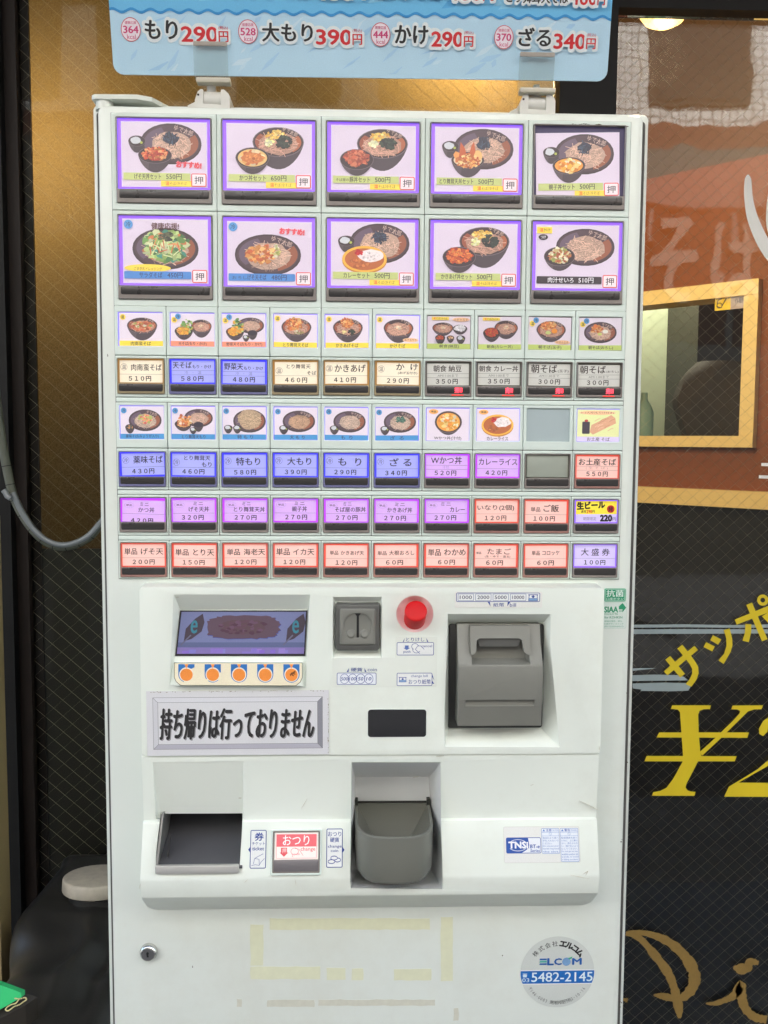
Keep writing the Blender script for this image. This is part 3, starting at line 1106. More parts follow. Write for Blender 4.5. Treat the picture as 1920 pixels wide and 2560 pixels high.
# ------------------------------------------------------------------ the small buttons
def small_card(spec, col):
    w, h = 0.0446, 0.0230
    c = Card(w, h, col, .0003)
    U, V = lambda u: u * w, lambda v: v * h
    L = tuple(k * 0.35 for k in col)
    if spec.get('beer'):
        c.rect(0, w, V(.38), h, S(248, 226, 70))
        c.text('生ビール', U(.03), U(.70), V(.64), V(.97), S(20, 20, 24), 0.06, 3, 3)
        c.ell(U(.85), V(.62), .0042, .0042, S(196, 52, 40))
        c.text('発', U(.79), U(.91), V(.50), V(.74), S(28, 24, 40), 0.03)
        c.text('通常', U(.12), U(.25), V(.44), V(.57), S(60, 54, 40), .02)
        c.text('290', U(.26), U(.39), V(.43), V(.58), S(200, 46, 40), .03)
        c.text('円', U(.40), U(.46), V(.44), V(.57), S(60, 54, 40), .02)
        c.text('期間限定', U(.18), U(.50), V(.08), V(.25), S(110, 110, 130), .0)
        c.text('220', U(.60), U(.88), V(.05), V(.33), S(18, 18, 22), .06)
        c.text('円', U(.90), U(.98), V(.06), V(.22), S(90, 90, 110), .01)
        return c
    if spec.get('mid'):
        c.rect(0, w, V(.53), V(.545), L)
        c.rect(0, w, V(.34), V(.355), L)
        if spec['mid'] == 'AM':
            c.text('AM11:00まで', U(.25), U(.74), V(.385), V(.505), S(120, 116, 112), 0)
        else:
            c.text(spec['mid'], U(spec.get('m0', .3)), U(spec.get('m1', .7)), V(.38), V(.52), tuple(k * .45 for k in col), .0)
    else:
        c.rect(0, w, V(.365), V(.38), L)
    mk = spec.get('mark')
    ink = tuple(min(i * 1.0, 1) for i in (S(52, 44, 66) if col[2] > col[1] else S(64, 52, 46)))
    if mk in ('温', '冷'):
        v = .70 if not spec.get('low') else .60
        c.ring(U(.10), V(v), .0036, .0036, .00025, ink, 20)
        c.text(mk, U(.10) - .0022, U(.10) + .0022, V(v) - .0023, V(v) + .0023, ink, 0)
    if mk == '単':
        c.ring(U(.16), V(.76), .0052, .0030, .00022, tuple(k * .5 for k in col), 20)
        c.text('単品', U(.09), U(.23), V(.71), V(.81), ink, .01)
    for t in spec['t']:
        c.text(t[0], U(t[1]), U(t[2]), V(t[3]), V(t[4]), ink, (t[5] if len(t) > 5 else .004) + .012)
    p = spec['p'].translate({48 + i: 0xFF10 + i for i in range(10)})
    n = len(p)
    pw = .112 * n + .07
    pz = spec.get('pz', (.06, .29))
    pc = spec.get('pc', .47)
    c.text(p, U(pc - pw / 2), U(pc + pw / 2), V(pz[0]), V(pz[1]), tuple(i * .6 for i in ink), .030)
    return c


def mini(t, u0, u1, **k):
    return dict(mark='単', t=[('ミニ', k.pop('a', .42), k.pop('b', .62), .74, .90), (t, u0, u1, .44, .68)], **k)


def one(t, u0, u1, **k):
    return dict(t=[(t, u0, u1, .50, .82)], **k)


ROW4 = [
    dict(g='warm', mark='温', t=[('肉南蛮そば', .27, .98, .54, .84)], p='510円'),
    dict(g='blue', mid='冷  ・  温', t=[('天そば', .03, .47, .64, .93, .006), ('もり・かけ', .49, .93, .64, .80)], p='580円', pc=.48),
    dict(g='blue', mid='冷  ・  温', t=[('野菜天', .04, .48, .62, .92, .006), ('もり・かけ', .50, .95, .62, .78)], p='480円', pc=.5),
    dict(g='warm', mark='温', low=1, t=[('とり舞茸天', .28, .84, .70, .90), ('そば', .76, .98, .42, .60)], p='460円', pc=.5),
    dict(g='warm', mark='温', t=[('かきあげ', .23, .96, .53, .88, .006)], p='410円'),
    dict(g='warm', mark='温', t=[('か  け', .46, .97, .66, .96, .006), ('(あげ玉付き)', .50, .96, .46, .60)], p='290円', pc=.5),
    dict(g='off', mid='AM', t=[('朝食 納豆', .15, .82, .62, .92)], p='350円', sold=1),
    dict(g='off', mid='AM', t=[('朝食 カレー丼', .03, .96, .62, .90)], p='350円', pc=.5, sold=1),
    dict(g='off', mid='AM', t=[('朝そば', .06, .68, .58, .96, .008), ('(玉子)', .70, .96, .60, .74)], p='300円', pc=.5, sold=1),
    dict(g='off', mid='AM', t=[('朝そば', .04, .66, .60, .96, .008), ('(おろし)', .68, .97, .62, .74)], p='300円', sold=1),
]
ROW6 = [
    dict(g='blue', mark='冷', t=[('薬味そば', .28, .97, .54, .88)], p='430円', pc=.5, rot=1.6),
    dict(g='blue', mark='冷', low=1, t=[('とり舞茸天', .28, .90, .70, .92), ('もり', .70, .93, .40, .62)], p='460円', pc=.5),
    dict(g='blue', mark='冷', t=[('特もり', .29, .86, .50, .86, .006)], p='580円', pc=.5),
    dict(g='blue', mark='冷', t=[('大もり', .30, .87, .50, .86, .006)], p='390円', pc=.5),
    dict(g='blue', mark='冷', t=[('も  り', .31, .86, .48, .84, .006)], p='290円', pc=.48),
    dict(g='blue', mark='冷', t=[('ざ る', .32, .84, .50, .86, .006)], p='340円'),
    dict(g='purple', mid='汁付', m0=.40, m1=.55, t=[('Wかつ丼', .12, .86, .60, .94)], p='520円'),
    dict(g='purple', t=[('カレーライス', .04, .97, .54, .84)], p='420円'),
    dict(g='empty'),
    dict(g='red', mid='( 生 そ ば )', m0=.22, m1=.76, t=[('お土産そば', .05, .95, .58, .90, .01)], p='550円', pc=.5),
]
ROW7 = [
    dict(g='purple', pz=(-.06, .17), rot=-1.5, **mini('かつ丼', .38, .76, p='420円')),
    dict(g='purple', **mini('げそ天丼', .38, .86, p='320円', a=.49, b=.72)),
    dict(g='purple', **mini('とり舞茸天丼', .22, .96, p='270円', pc=.5)),
    dict(g='purple', **mini('親子丼', .42, .78, p='270円', pc=.52, a=.48, b=.72)),
    dict(g='purple', **mini('そば屋の豚丼', .22, .96, p='270円', pc=.5)),
    dict(g='purple', **mini('かきあげ丼', .28, .88, p='270円', a=.46, b=.70)),
    dict(g='purple', **mini('カレー', .58, .94, p='270円', a=.36, b=.60)),
    dict(g='red', t=[('いなり(2個)', .03, .92, .50, .80)], p='120円'),
    dict(g='red', t=[('単品', .13, .36, .50, .72), ('ご飯', .44, .81, .50, .84, .008)], p='100円', pc=.46),
    dict(g='violet', beer=1),
]
ROW8 = [
    dict(g='red', t=[('単品', .05, .35, .52, .82), ('げそ天', .44, .97, .52, .82)], p='200円', pc=.5),
    dict(g='red', t=[('単品', .04, .35, .50, .80), ('とり天', .46, .96, .50, .80)], p='150円'),
    dict(g='red', t=[('単品', .06, .37, .50, .80), ('海老天', .46, .97, .50, .80)], p='120円', pc=.5),
    dict(g='red', t=[('単品', .04, .36, .50, .82), ('イカ天', .44, .95, .50, .80)], p='120円'),
    dict(g='red', t=[('単品', .10, .30, .54, .74), ('かきあげ天', .36, .92, .54, .74)], p='120円', pc=.5),
    dict(g='red', t=[('単品', .06, .28, .52, .72), ('大根おろし', .34, .95, .52, .74)], p='60円'),
    dict(g='red', t=[('単品', .05, .36, .48, .80), ('わかめ', .44, .96, .50, .80)], p='60円', pc=.5),
    dict(g='red', t=[('単品', .03, .15, .58, .70), ('たまご', .30, .87, .58, .86, .006), ('(生・ゆで・温玉)', .24, .86, .41, .53, .01)], p='60円', pc=.48),
    dict(g='red', t=[('単品', .16, .36, .54, .76), ('コロッケ', .42, .84, .54, .76)], p='60円', pc=.5),
    dict(g='violet', t=[('大 盛 券', .16, .86, .50, .84, .004)], p='100円', pc=.5),
]
for r, (rows, zb, zt) in enumerate(((ROW4, 1.4031, 1.4467), (ROW6, 1.3054, 1.3497), (ROW7, 1.2569, 1.3004), (ROW8, 1.2100, 1.2515))):
    fz0 = zb + (.0036 if r < 2 else .0036 if r == 2 else .0022)
    fz1 = fz0 + .0369
    for k in range(10):
        spec = rows[k]
        col, gm, bz, cm = GLOWS[spec['g']]
        x0 = FX0 + k * CW
        fx0, fx1 = x0 + .0024, x0 + CW - .0024
        m = MB()
        plate(m, x0, x0 + CW, zb, zt, (fx0 - .0002, fx1 + .0002, fz0 - .0002, fz1 + .0002))
        b = m.build('price_button', MODULE, machine)
        hole = (fx0 + .0009, fx1 - .0009, fz0 + .0110, fz1 - .0007)
        m = MB()
        m.frame((fx0, fx1, fz0, fz1), hole, -.0040, 0.0, .0010, .0004, .0005)
        m.build('button_frame', bz, b)
        m = MB()
        m.box(hole[0] - .0004, hole[1] + .0004, -.0006, 0.0001, hole[2] - .0004, hole[3] + .0004)
        m.build('light_guide', gm, b)
        lensbar(fx0 + .0016, fx1 - .0016, fz0 + .0026, fz0 + .0104, -.0046, b)
        if spec['g'] == 'empty':
            m = MB()
            m.slab(fx0 + .0024, fx1 - .0024, hole[2] + .0010, hole[3] - .0010, -.0016, -.0007, .0003, .0001)
            m.build('blank_card', mat('blank_card_sheet', S(158, 164, 152), .35, var=.05, scale=60, coat=.3), b)
            b['label'] = 'price button with a blank unlit card'
            continue
        c = small_card(spec, col)
        dz = -.0012 if (r == 2 and k == 0) else .0004 * math.sin(k * 1.9 + r)
        dx = .0005 * math.sin(k * 2.7 + r * 1.3)
        c.build('price_card', cm, b, (fx0 + .0023 + dx, -.0014, hole[2] + .0009 + dz), spec.get('rot', .5 * math.sin(k * 2.2 + r * 3)))
        if spec.get('sold'):
            c = Card(.0078, .0056, None, step=1e-5)
            c.text('売', .0, .0044, .0, .0056, (1.0, .05, .08), .05)
            c.text('切', .0048, .0078, .0003, .0053, (1.0, .05, .08), .03)
            c.build('sold_out_light', print_mat('red_led_print', .5), b, (fx0 + .0315, -.00462, fz0 + .0036))
            m = MB()
            m.slab(fx0 + .028, fx0 + .041, fz0 + .0006, fz0 + .0018, -.0043, -.0040, .0006, .0001)
            m.build('sold_out_glow', glow('red_led_edge', S(255, 60, 50), .5), b)

# ================================================================== control panel
YU = -0.028
UX0, UX1, UZ0, UZ1 = -0.2433, 0.2481, 1.0236, 1.2062
m = MB()
m.slab(UX0, UX1, UZ0, UZ1, YU, 0.001, 0.004, 0.0, 5, 0.0012)
up = m.build('control_panel', CREAM, machine)
cuts = [
    # screen pocket: deep under its sloped top, running out to the front at the lamps
    cutter([(434, 1485, YU), (776, 1485, YU), (764, 1718, YU), (424, 1712, YU)], [(451, 1524, YU + .014), (770, 1523, YU + .014), (763, 1717, YU + .0006), (425, 1711, YU + .0006)]),
    # coin pocket
    cutter([(832, 1491, YU), (955, 1491, YU), (954, 1651, YU), (831, 1651, YU)], [(837, 1503, YU + .007), (950, 1503, YU + .007), (950, 1632, YU + .007), (836, 1632, YU + .007)]),
    # bill pocket
    cutter([(1119, 1534, YU), (1377, 1535, YU), (1400, 1869, YU), (1111, 1868, YU)], [(1121, 1557, YU + .019), (1357, 1557, YU + .019), (1354, 1822, YU + .019), (1121, 1822, YU + .019)]),
]
# dish of the cancel lever
bx, bz = F(1037, 1535, YU)
mm = MB()
mm.cyl((bx, YU - .004, bz), (bx, YU + .009, bz), .0225, .0135, n=32)
cuts.append(mm.build('tool', None, None, 0, (0, 0, 0)))
carve(up, cuts, bevel=0.0016, segs=3)

# screen
q = [P3(451, 1526, YU + .0132), P3(769, 1526, YU + .0132), P3(763.5, 1640, YU + .0062), P3(438, 1640, YU + .0062)]
q = [Vector(p) for p in q]
nrm = (q[1] - q[0]).cross(q[3] - q[0]).normalized()
if nrm.y > 0:
    nrm = -nrm


def on_quad(q, u, v, off=0.0):
    a = q[3] + (q[2] - q[3]) * u
    b = q[0] + (q[1] - q[0]) * u
    return a + (b - a) * v + nrm * off


m = MB()
m.hexa([p + nrm * .0012 for p in q], [p - nrm * .002 for p in q])
scr = m.build('display', mat('display_bezel', S(44, 40, 44), .25, coat=.5), machine)


def quad_print(name, parent, w, h, q, off, draw, material):
    """a print laid on a sloping quad: drawn flat, then mapped onto it"""
    c = Card(w, h, None)
    c.clip = False
    draw(c)
    verts = [on_quad(q, x / w, z / h, off - y) for x, y, z in c.v]
    me = bpy.data.meshes.new(name)
    o0 = sum(verts, Vector()) / len(verts)
    me.from_pydata([tuple(v - o0) for v in verts], [], c.f)
    at = me.color_attributes.new('Col', 'FLOAT_COLOR', 'CORNER')
    n = []
    for f, col in zip(c.f, c.c):
        n += [*col, 1.0] * len(f)
    at.data.foreach_set('color', n)
    return link(name, me, material, parent, tuple(o0), 0)


def draw_screen(c):
    w, h = c.w, c.h
    rnd = random.Random(5)
    c.rect(.012 * w, .988 * w, .30 * h, .97 * h, S(112, 118, 158))
    c.rect(.012 * w, .988 * w, .05 * h, .30 * h, S(124, 110, 168))
    c.rect(.012 * w, .988 * w, .19 * h, .30 * h, S(90, 98, 136))
    for k in range(14):
        u = rnd.uniform(.05, .9)
        c.rect(u * w, (u + rnd.uniform(.03, .1)) * w, .06 * h, rnd.uniform(.10, .17) * h, S(132 + rnd.randint(-10, 14), 108 + rnd.randint(-10, 14), 190))
    ring = []
    for k in range(60):
        a = 2 * math.pi * k / 60
        s = 1 + rnd.uniform(-.05, .05)
        cx, cy = math.cos(a), math.sin(a)
        e = .62
        ring.append((w * (.505 + .285 * math.copysign(abs(cx) ** e, cx) * s), h * (.635 + .255 * math.copysign(abs(cy) ** e, cy) * s)))
    c.fan((w * .505, h * .635), [(p[0] + .004 * w, p[1] - .012 * h) for p in ring], S(64, 70, 140))
    c.fan((w * .505, h * .635), ring, S(88, 66, 74), S(90, 70, 84))
    for k in range(60):
        a = rnd.uniform(0, 6.28)
        s = rnd.random() ** .5 * .75
        c.blob(w * (.505 + .28 * s * math.cos(a)), h * (.635 + .22 * s * math.sin(a)), w * .02, h * .03, rnd.choice([S(92, 64, 78), S(78, 52, 68), S(98, 70, 92)]), rnd, 6)
    for u in (.125, .915):
        leaf = [(-.07, -.30), (-.065, -.02), (.0, .20), (.055, .31), (.075, .12), (.06, -.08), (-.01, -.24)]
        c.poly([((u + a) * w, (.62 + b) * h) for a, b in leaf], S(66, 56, 68))
        c.line([((u - .09) * w, .24 * h), ((u - .02) * w, .46 * h)], .0016, S(96, 96, 120))
        c.text('e', (u - .026) * w, (u + .022) * w, .50 * h, .78 * h, S(54, 122, 140), .012, 3)


quad_print('display_image', scr, .137, .05, q, .0013, draw_screen, print_mat('lcd_print', .03, .2, coat=.8))

# strip of five orange dots under the screen
q2 = [Vector(P3(438, 1655, YU + .0030)), Vector(P3(757, 1655, YU + .0030)), Vector(P3(757, 1713, YU - .0008)), Vector(P3(438, 1712, YU - .0008))]
nrm2 = nrm.copy()
m = MB()
m.hexa([p + nrm * .0058 for p in q2], [p - nrm * .004 for p in q2])
m.build('label_plate', CREAM, machine)


def draw_dots(c):
    w, h = c.w, c.h
    pts = [(0, h), (0, .35 * h), (.015 * w, .16 * h), (.05 * w, 0), (.95 * w, 0), (.985 * w, .16 * h), (w, .35 * h), (w, h)]
    c.poly(pts, S(92, 88, 70))
    c.poly([(w / 2 + (p[0] - w / 2) * .992, h / 2 + (p[1] - h / 2) * .96) for p in pts], S(244, 234, 204))
    for k in range(5):
        u = (.096 + .2045 * k) * w
        bl = S(44, 116, 190)
        c.fan((u, .55 * h), [(u - .063 * w, .93 * h), (u, .93 * h), (u + .063 * w, .93 * h), (u + .063 * w, .49 * h)] + [(u + .063 * w * math.cos(R(a)), .48 * h + .34 * h * math.sin(R(a))) for a in range(-15, -166, -15)] + [(u - .063 * w, .49 * h)], bl)
        c.ell(u, .48 * h, .056 * w, .315 * h, S(246, 240, 222), S(246, 240, 222))
        c.ell(u, .47 * h, .049 * w, .27 * h, S(248, 148, 62), S(248, 148, 62))
        c.poly([(u - .016 * w, .93 * h), (u + .016 * w, .93 * h), (u, .74 * h)], S(250, 160, 80))
        if k == 4:
            rnd = random.Random(3)
            for t in range(9):
                c.line([(u - .03 * w + rnd.uniform(0, .01), .5 * h + rnd.uniform(-.0022, .002)), (u, .52 * h + rnd.uniform(-.001, .001)), (u + .03 * w, .62 * h + rnd.uniform(-.003, .001))], .0006, S(120, 66, 26))


quad_print('dot_label', machine, .137, .0246, q2, .0062, draw_dots, GLOSSPRINT)


def sheet(name, px, py, qx, qy, Y, draw, parent=machine, material=GLOSSPRINT, base=(0.78, 0.78, 0.74), thick=.0002, r=0.0, rot=0.0, off=.0004, w0=None):
    """a printed label whose corners lie at two photo points on the plane y=Y"""
    x0, z1 = F(px, py, Y)
    x1, z0 = F(qx, qy, Y)
    c = Card(x1 - x0, z1 - z0, base, thick, r, 4e-6)
    draw(c, x1 - x0, z1 - z0)
    return c.build(name, material, parent, (x0, Y - off, z0), rot)


NAVY = S(44, 72, 150)
LAB = S(240, 242, 240)


# paper notice
def d_notice(c, w, h):
    rnd = random.Random(9)
    g1, g2 = S(206, 206, 210), S(150, 150, 156)
    o = [(.035 * w, .10 * h), (.965 * w, .10 * h), (.965 * w, .90 * h), (.035 * w, .90 * h)]
    i = [(.062 * w, .175 * h), (.938 * w, .175 * h), (.938 * w, .825 * h), (.062 * w, .825 * h)]
    for k, col in zip(range(4), (S(188, 186, 196), S(146, 146, 154), S(226, 226, 230), S(214, 214, 218))):
        j = (k + 1) % 4
        c.poly([o[k], o[j], i[j], i[k]], col)
    for ring in (o, i):
        c.line(ring + [ring[0]], .0003, S(90, 90, 92))
    for k in range(4):
        c.line([o[k], i[k]], .0003, S(90, 90, 92))
    s = '持ち帰りは行っておりません'
    c.text(s, .078 * w, .922 * w, .235 * h, .715 * h, S(150, 148, 150), .016, 3, 0, .22)
    c.text(s, .072 * w, .916 * w, .25 * h, .73 * h, S(30, 28, 28), .022, 3, 0, .22)
    for k in range(70):
        t = rnd.random()
        if t < .7:
            c.blob(rnd.uniform(0.02, .99) * w, h * (1 - rnd.uniform(.002, .02)), .0008, .0003, S(150, 140, 120), rnd, 6)
        else:
            c.blob(w * (1 - rnd.uniform(.001, .006)), rnd.uniform(.02, .98) * h, .0003, .0007, S(160, 150, 130), rnd, 6)


sheet('notice_sheet', 366, 1727, 822, 1886, YU, d_notice, rot=.25, base=S(224, 224, 226), off=.0007)

# coin entry
x0, z1 = F(837.5, 1507, YU + .003)
x1, z0 = F(950, 1627, YU + .003)
m = MB()
m.slab(x0, x1, z0, z1, YU - .002, YU + .0075, .003, .002, 5, .001)
coin = m.build('coin_slot', OLIVE2, machine)
m = MB()
ax0, ax1, az0, az1 = x0 + .0045, x1 - .0045, z0 + .0068, z1 - .0045
m.slab(ax0, ax1, az0, az1, YU - .0038, YU - .001, .002, .0012, 5, .001)
cp = m.build('slot_plate', OLIVE, coin)
cx = (ax0 + ax1) / 2 + .0002
mm = MB()
mm.slab(cx - .0145, cx + .0145, az0 + .0085, az1 - .0055, YU - .0062, YU - .0024, .0125, 0)
t1 = mm.build('tool', None, None, 0, (0, 0, 0))
for v in t1.data.vertices:
    pass
carve(cp, [t1], bevel=.0007, segs=2)
m = MB()
m.box(cx - .0012, cx + .0012, YU - .0026, YU - .0020, az0 + .0082, az1 - .0052)
m.build('slot_opening', mat('slot_black', S(8, 8, 9), .6), coin)
m = MB()
m.prism([(cx - .0032, az1 - .0056), (cx + .0032, az1 - .0056), (cx + .0012, az1 - .0085), (cx - .0012, az1 - .0085)], YU - .0029, YU - .0022)
m.build('slot_guide', DARK, coin)
for sx in (-1, 1):
    m = MB()
    m.cyl((cx + sx * .0070, YU - .0022, az0 + .0125), (cx + sx * .0070, YU - .0046, az0 + .0130), .0046, n=24, prof=[(0, .0050), (.5, .0047), (1, .0030)])
    m.build('slot_cheek', OLIVE, coin)

# cancel lever
m = MB()
m.rings([[(bx + r * math.cos(2 * math.pi * k / 40), YU + y, bz + r * math.sin(2 * math.pi * k / 40)) for k in range(40)] for r, y in ((.0196, -.0002), (.0188, .0004), (.0136, .0080), (.0122, .0086))], (False, True))
m.build('lever_dish', mat('pink_tinted_plastic', S(250, 222, 218), .5), machine)
base_p = Vector((bx + .0003, YU + .008, bz - .0075))
axis = Vector((.0, -.80, .50)).normalized()
m = MB()
L = .026
m.cyl(base_p, base_p + axis * L, .0115, n=32, prof=[(0, .0113), (.93, .0117), (.97, .0113), (.992, .0104), (1, .0092)])
m.build('cancel_lever', RED, machine)

# infrared window
x0, z1 = F(920, 1774, YU)
x1, z0 = F(1065, 1842, YU)
m = MB()
m.frame((x0 - .0012, x1 + .0012, z0 - .0012, z1 + .0012), (x0, x1, z0, z1), YU - .0008, YU + .0005, .0035, .003, .0004)
iw = m.build('sensor_window', CREAM, machine)
m = MB()
m.slab(x0 - .0002, x1 + .0002, z0 - .0002, z1 + .0002, YU - .0004, YU + .0004, .003, .0)
m.build('black_pane', BLACK, iw)

# bill unit
YB = YU + .019
bill = MB()
x0, z1 = F(1122, 1560, YB - .002)
x1, z0 = F(1355, 1819, YB - .002)
bill.slab(x0, x1, z0, z1, YB - .003, YB + .002, .003, .001)
bu = bill.build('bill_acceptor', mat('bill_recess_dark', S(52, 52, 50), .5), machine)
YBF = YU - .010          # the nose of the unit


def bpt(px, py, Y):
    return F(px, py, Y)


# side profile (y, py) of the nose between the cheeks
lx0, lx1 = F(1145, 1700, YBF)[0], F(1358, 1700, YBF)[0]
zt = F(1240, 1562, YU + .006)[1]
z_shelf = F(1240, 1668, YBF)[1]
z_slot = F(1240, 1750, YBF)[1]
z_step = F(1240, 1764, YBF + .003)[1]
z_bot = F(1240, 1814, YBF + .004)[1]
prof = [(YB, zt), (YU + .010, zt), (YU + .004, zt - .020), (YBF + .0015, z_shelf + .004), (YBF, z_shelf), (YBF - .001, z_slot), (YBF + .0022, z_step - .002), (YBF + .0030, z_bot), (YB, z_bot)]
m = MB()
m.rings([[(lx0 + .0005, y, z) for y, z in prof], [(lx1 - .0005, y, z) for y, z in prof]])
nose = m.build('bill_nose', OLIVE, bu)
# mouth: cavity between the cheeks
mz1 = F(1240, 1636, YU)[1]
mm = MB()
ca = lx0 + .0135
cb = lx1 - .0125
c1 = mm.hexa([(ca, YBF - .012, zt + .004), (cb, YBF - .012, zt + .004), (cb, YBF - .012, z_shelf + .001), (ca, YBF - .012, z_shelf + .001)],
             [(ca + .001, YU + .012, zt + .004), (cb - .001, YU + .012, zt + .004), (cb - .003, YU + .012, z_shelf + .0045), (ca + .003, YU + .012, z_shelf + .0045)])
t1 = mm.build('tool', None, None, 0, (0, 0, 0))
mm = MB()
sa, sb = F(1164, 1750, YBF)[0], F(1337, 1750, YBF)[0]
mm.box(sa, sb, YBF - .01, YBF + .0030, z_step - .0002, z_slot + .0003)
t2 = mm.build('tool', None, None, 0, (0, 0, 0))
carve(nose, [t1, t2], bevel=.0009, segs=2)
# upper jaw with the notch
jz0 = F(1240, 1636, YU - .002)[1]
jn = F(1240, 1597, YU - .002)[1]
jx = [F(p, 1600, YU - .002)[0] for p in (1190, 1208, 1287, 1310)]
poly = [(ca + .0002, zt - .001), (ca + .0002, jz0 + .001), (ca + .0016, jz0), (jx[0] - .003, jz0 + .0006), (jx[0], jz0 + .004), (jx[0] + .0012, jn - .002), (jx[0] + .004, jn), (jx[3] - .005, jn), (jx[3] - .002, jn - .002),
        (jx[3], jz0 + .003), (jx[3] + .003, jz0 + .0006), (cb - .0016, jz0), (cb - .0002, jz0 + .001), (cb - .0002, zt - .001)]
m = MB()
zz0, zz1 = jz0, zt
back = [(x, YU + .010, z) for x, z in poly]
front = [(x, YU + .0045 - .010 * (zz1 - z) / (zz1 - zz0), z) for x, z in poly]
m.rings([back, front])
jaw = m.build('upper_jaw', OLIVE, bu)
m = MB()
m.prism([(jx[0] + .001, jn + .0005), (jx[0] + .005, jn - .0095), (jx[3] - .006, jn - .0095), (jx[3] - .001, jn + .0005)], YU + .0025, YU + .009)
m.build('jaw_recess', OLIVE2, bu)


# labels of the control panel
def d_coin(c, w, h):
    c.rrect(.012 * w, .988 * w, .05 * h, .72 * h, .0015, S(240, 244, 250), NAVY, .0006)
    for k, t in enumerate(('500', '100', '50', '10')):
        u = (.20 + .20 * k) * w
        c.ring(u, .385 * h, .111 * w, .28 * h, .0005, NAVY)
        c.text(t, u - (.088 if len(t) == 3 else .065) * w, u + (.088 if len(t) == 3 else .065) * w, .29 * h, .48 * h, NAVY, .015, 2, 0, .15)
    c.text('硬貨', .36 * w, .64 * w, .78 * h, 1.0 * h, NAVY, .01)
    c.text('coin', .77 * w, 1.0 * w, .80 * h, .98 * h, NAVY, 0)
    c.poly([(.25 * w, .76 * h), (.30 * w, .76 * h), (.31 * w, .98 * h)], NAVY)
    c.poly([(.69 * w, .98 * h), (.70 * w, .76 * h), (.745 * w, .76 * h)], NAVY)


def d_cancel(c, w, h):
    c.rrect(.0, w, .0, .74 * h, .0014, LAB, NAVY, .0006)
    c.text('とりけし', .25 * w, .74 * w, .78 * h, 1.0 * h, NAVY, .006)
    c.poly([(.16 * w, .76 * h), (.19 * w, .76 * h), (.215 * w, .98 * h)], NAVY)
    c.poly([(.79 * w, .98 * h), (.81 * w, .76 * h), (.85 * w, .76 * h)], NAVY)
    c.text('push', .18 * w, .37 * w, .10 * h, .28 * h, NAVY, .006)
    c.text('cancel', .66 * w, .95 * w, .46 * h, .60 * h, NAVY, .006)
    c.poly([(.22 * w, .56 * h), (.32 * w, .56 * h), (.32 * w, .42 * h), (.36 * w, .42 * h), (.27 * w, .30 * h), (.18 * w, .42 * h), (.22 * w, .42 * h)], S(90, 116, 180))
    c.ring(.53 * w, .36 * h, .11 * w, .24 * h, .0005, NAVY)
    c.ell(.49 * w, .50 * h, .095 * w, .18 * h, LAB)
    c.ring(.49 * w, .50 * h, .095 * w, .18 * h, .0005, NAVY)
    c.poly([(.44 * w, .30 * h), (.54 * w, .50 * h), (.64 * w, .56 * h), (.74 * w, .34 * h), (.56 * w, .20 * h)], LAB)
    c.line([(.50 * w, .34 * h), (.56 * w, .52 * h), (.64 * w, .54 * h), (.74 * w, .34 * h)], .0005, NAVY)
    c.line([(.50 * w, .34 * h), (.62 * w, .10 * h)], .0005, NAVY)


def bill_icon(c, u, v, s, up):
    c.poly([(u - s, v + s * .6), (u + s, v + s * .6), (u + s * .85, v + s * .3), (u + s * .95, v - s * .7), (u - s * .95, v - s * .7), (u - s * .85, v + s * .3)], NAVY)
    c.poly([(u - s * .7, v + s * .45), (u + s * .7, v + s * .45), (u + s * .78, v - s * .15), (u - s * .78, v - s * .15)], LAB)
    c.poly([(u - s * .8, v - s * .2), (u + s * .8, v - s * .2), (u + s * .85, v - s * .6), (u - s * .85, v - s * .6)], S(130, 170, 214))
    d = 1 if up else -1
    m = v + s * .12
    c.poly([(u - s * .18, m - d * s * .22), (u + s * .18, m - d * s * .22), (u + s * .18, m), (u + s * .42, m), (u, m + d * s * .34), (u - s * .42, m), (u - s * .18, m)], NAVY)


def d_change(c, w, h):
    c.rrect(0, .93 * w, 0, h, .0014, LAB, NAVY, .0006)
    c.poly([(.93 * w, .90 * h), (.93 * w, .68 * h), (.985 * w, .40 * h)], NAVY)
    c.poly([(.93 * w, .40 * h), (.93 * w, .18 * h), (.985 * w, .14 * h)], NAVY)
    c.text('change bill', .37 * w, .81 * w, .62 * h, .86 * h, NAVY, .002)
    c.text('おつり紙幣', .31 * w, .89 * w, .14 * h, .50 * h, NAVY, .008)
    bill_icon(c, .155 * w, .50 * h, .0042, False)


def d_bill(c, w, h):
    c.rrect(0, w, .0, h, .0012, S(238, 238, 230))
    c.rrect(.016 * w, .975 * w, .36 * h, .94 * h, .0016, LAB, NAVY, .0007)
    for t, u0, u1 in (('1000', .035, .217), ('2000', .235, .416), ('5000', .434, .614), ('10000', .632, .815)):
        c.rrect(u0 * w, u1 * w, .43 * h, .87 * h, .0006, LAB, NAVY, .0004)
        c.text(t, (u0 + .022) * w, (u1 - .022) * w, .54 * h, .76 * h, S(40, 50, 90), .012)
    bill_icon(c, .895 * w, .645 * h, .0054, True)
    c.text('紙幣', .44 * w, .565 * w, .06 * h, .30 * h, NAVY, .01)
    c.text('bill', .63 * w, .70 * w, .06 * h, .28 * h, NAVY, .01)
    c.poly([(.375 * w, .36 * h), (.40 * w, .36 * h), (.41 * w, .08 * h)], NAVY)
    c.poly([(.60 * w, .08 * h), (.605 * w, .36 * h), (.635 * w, .36 * h)], NAVY)


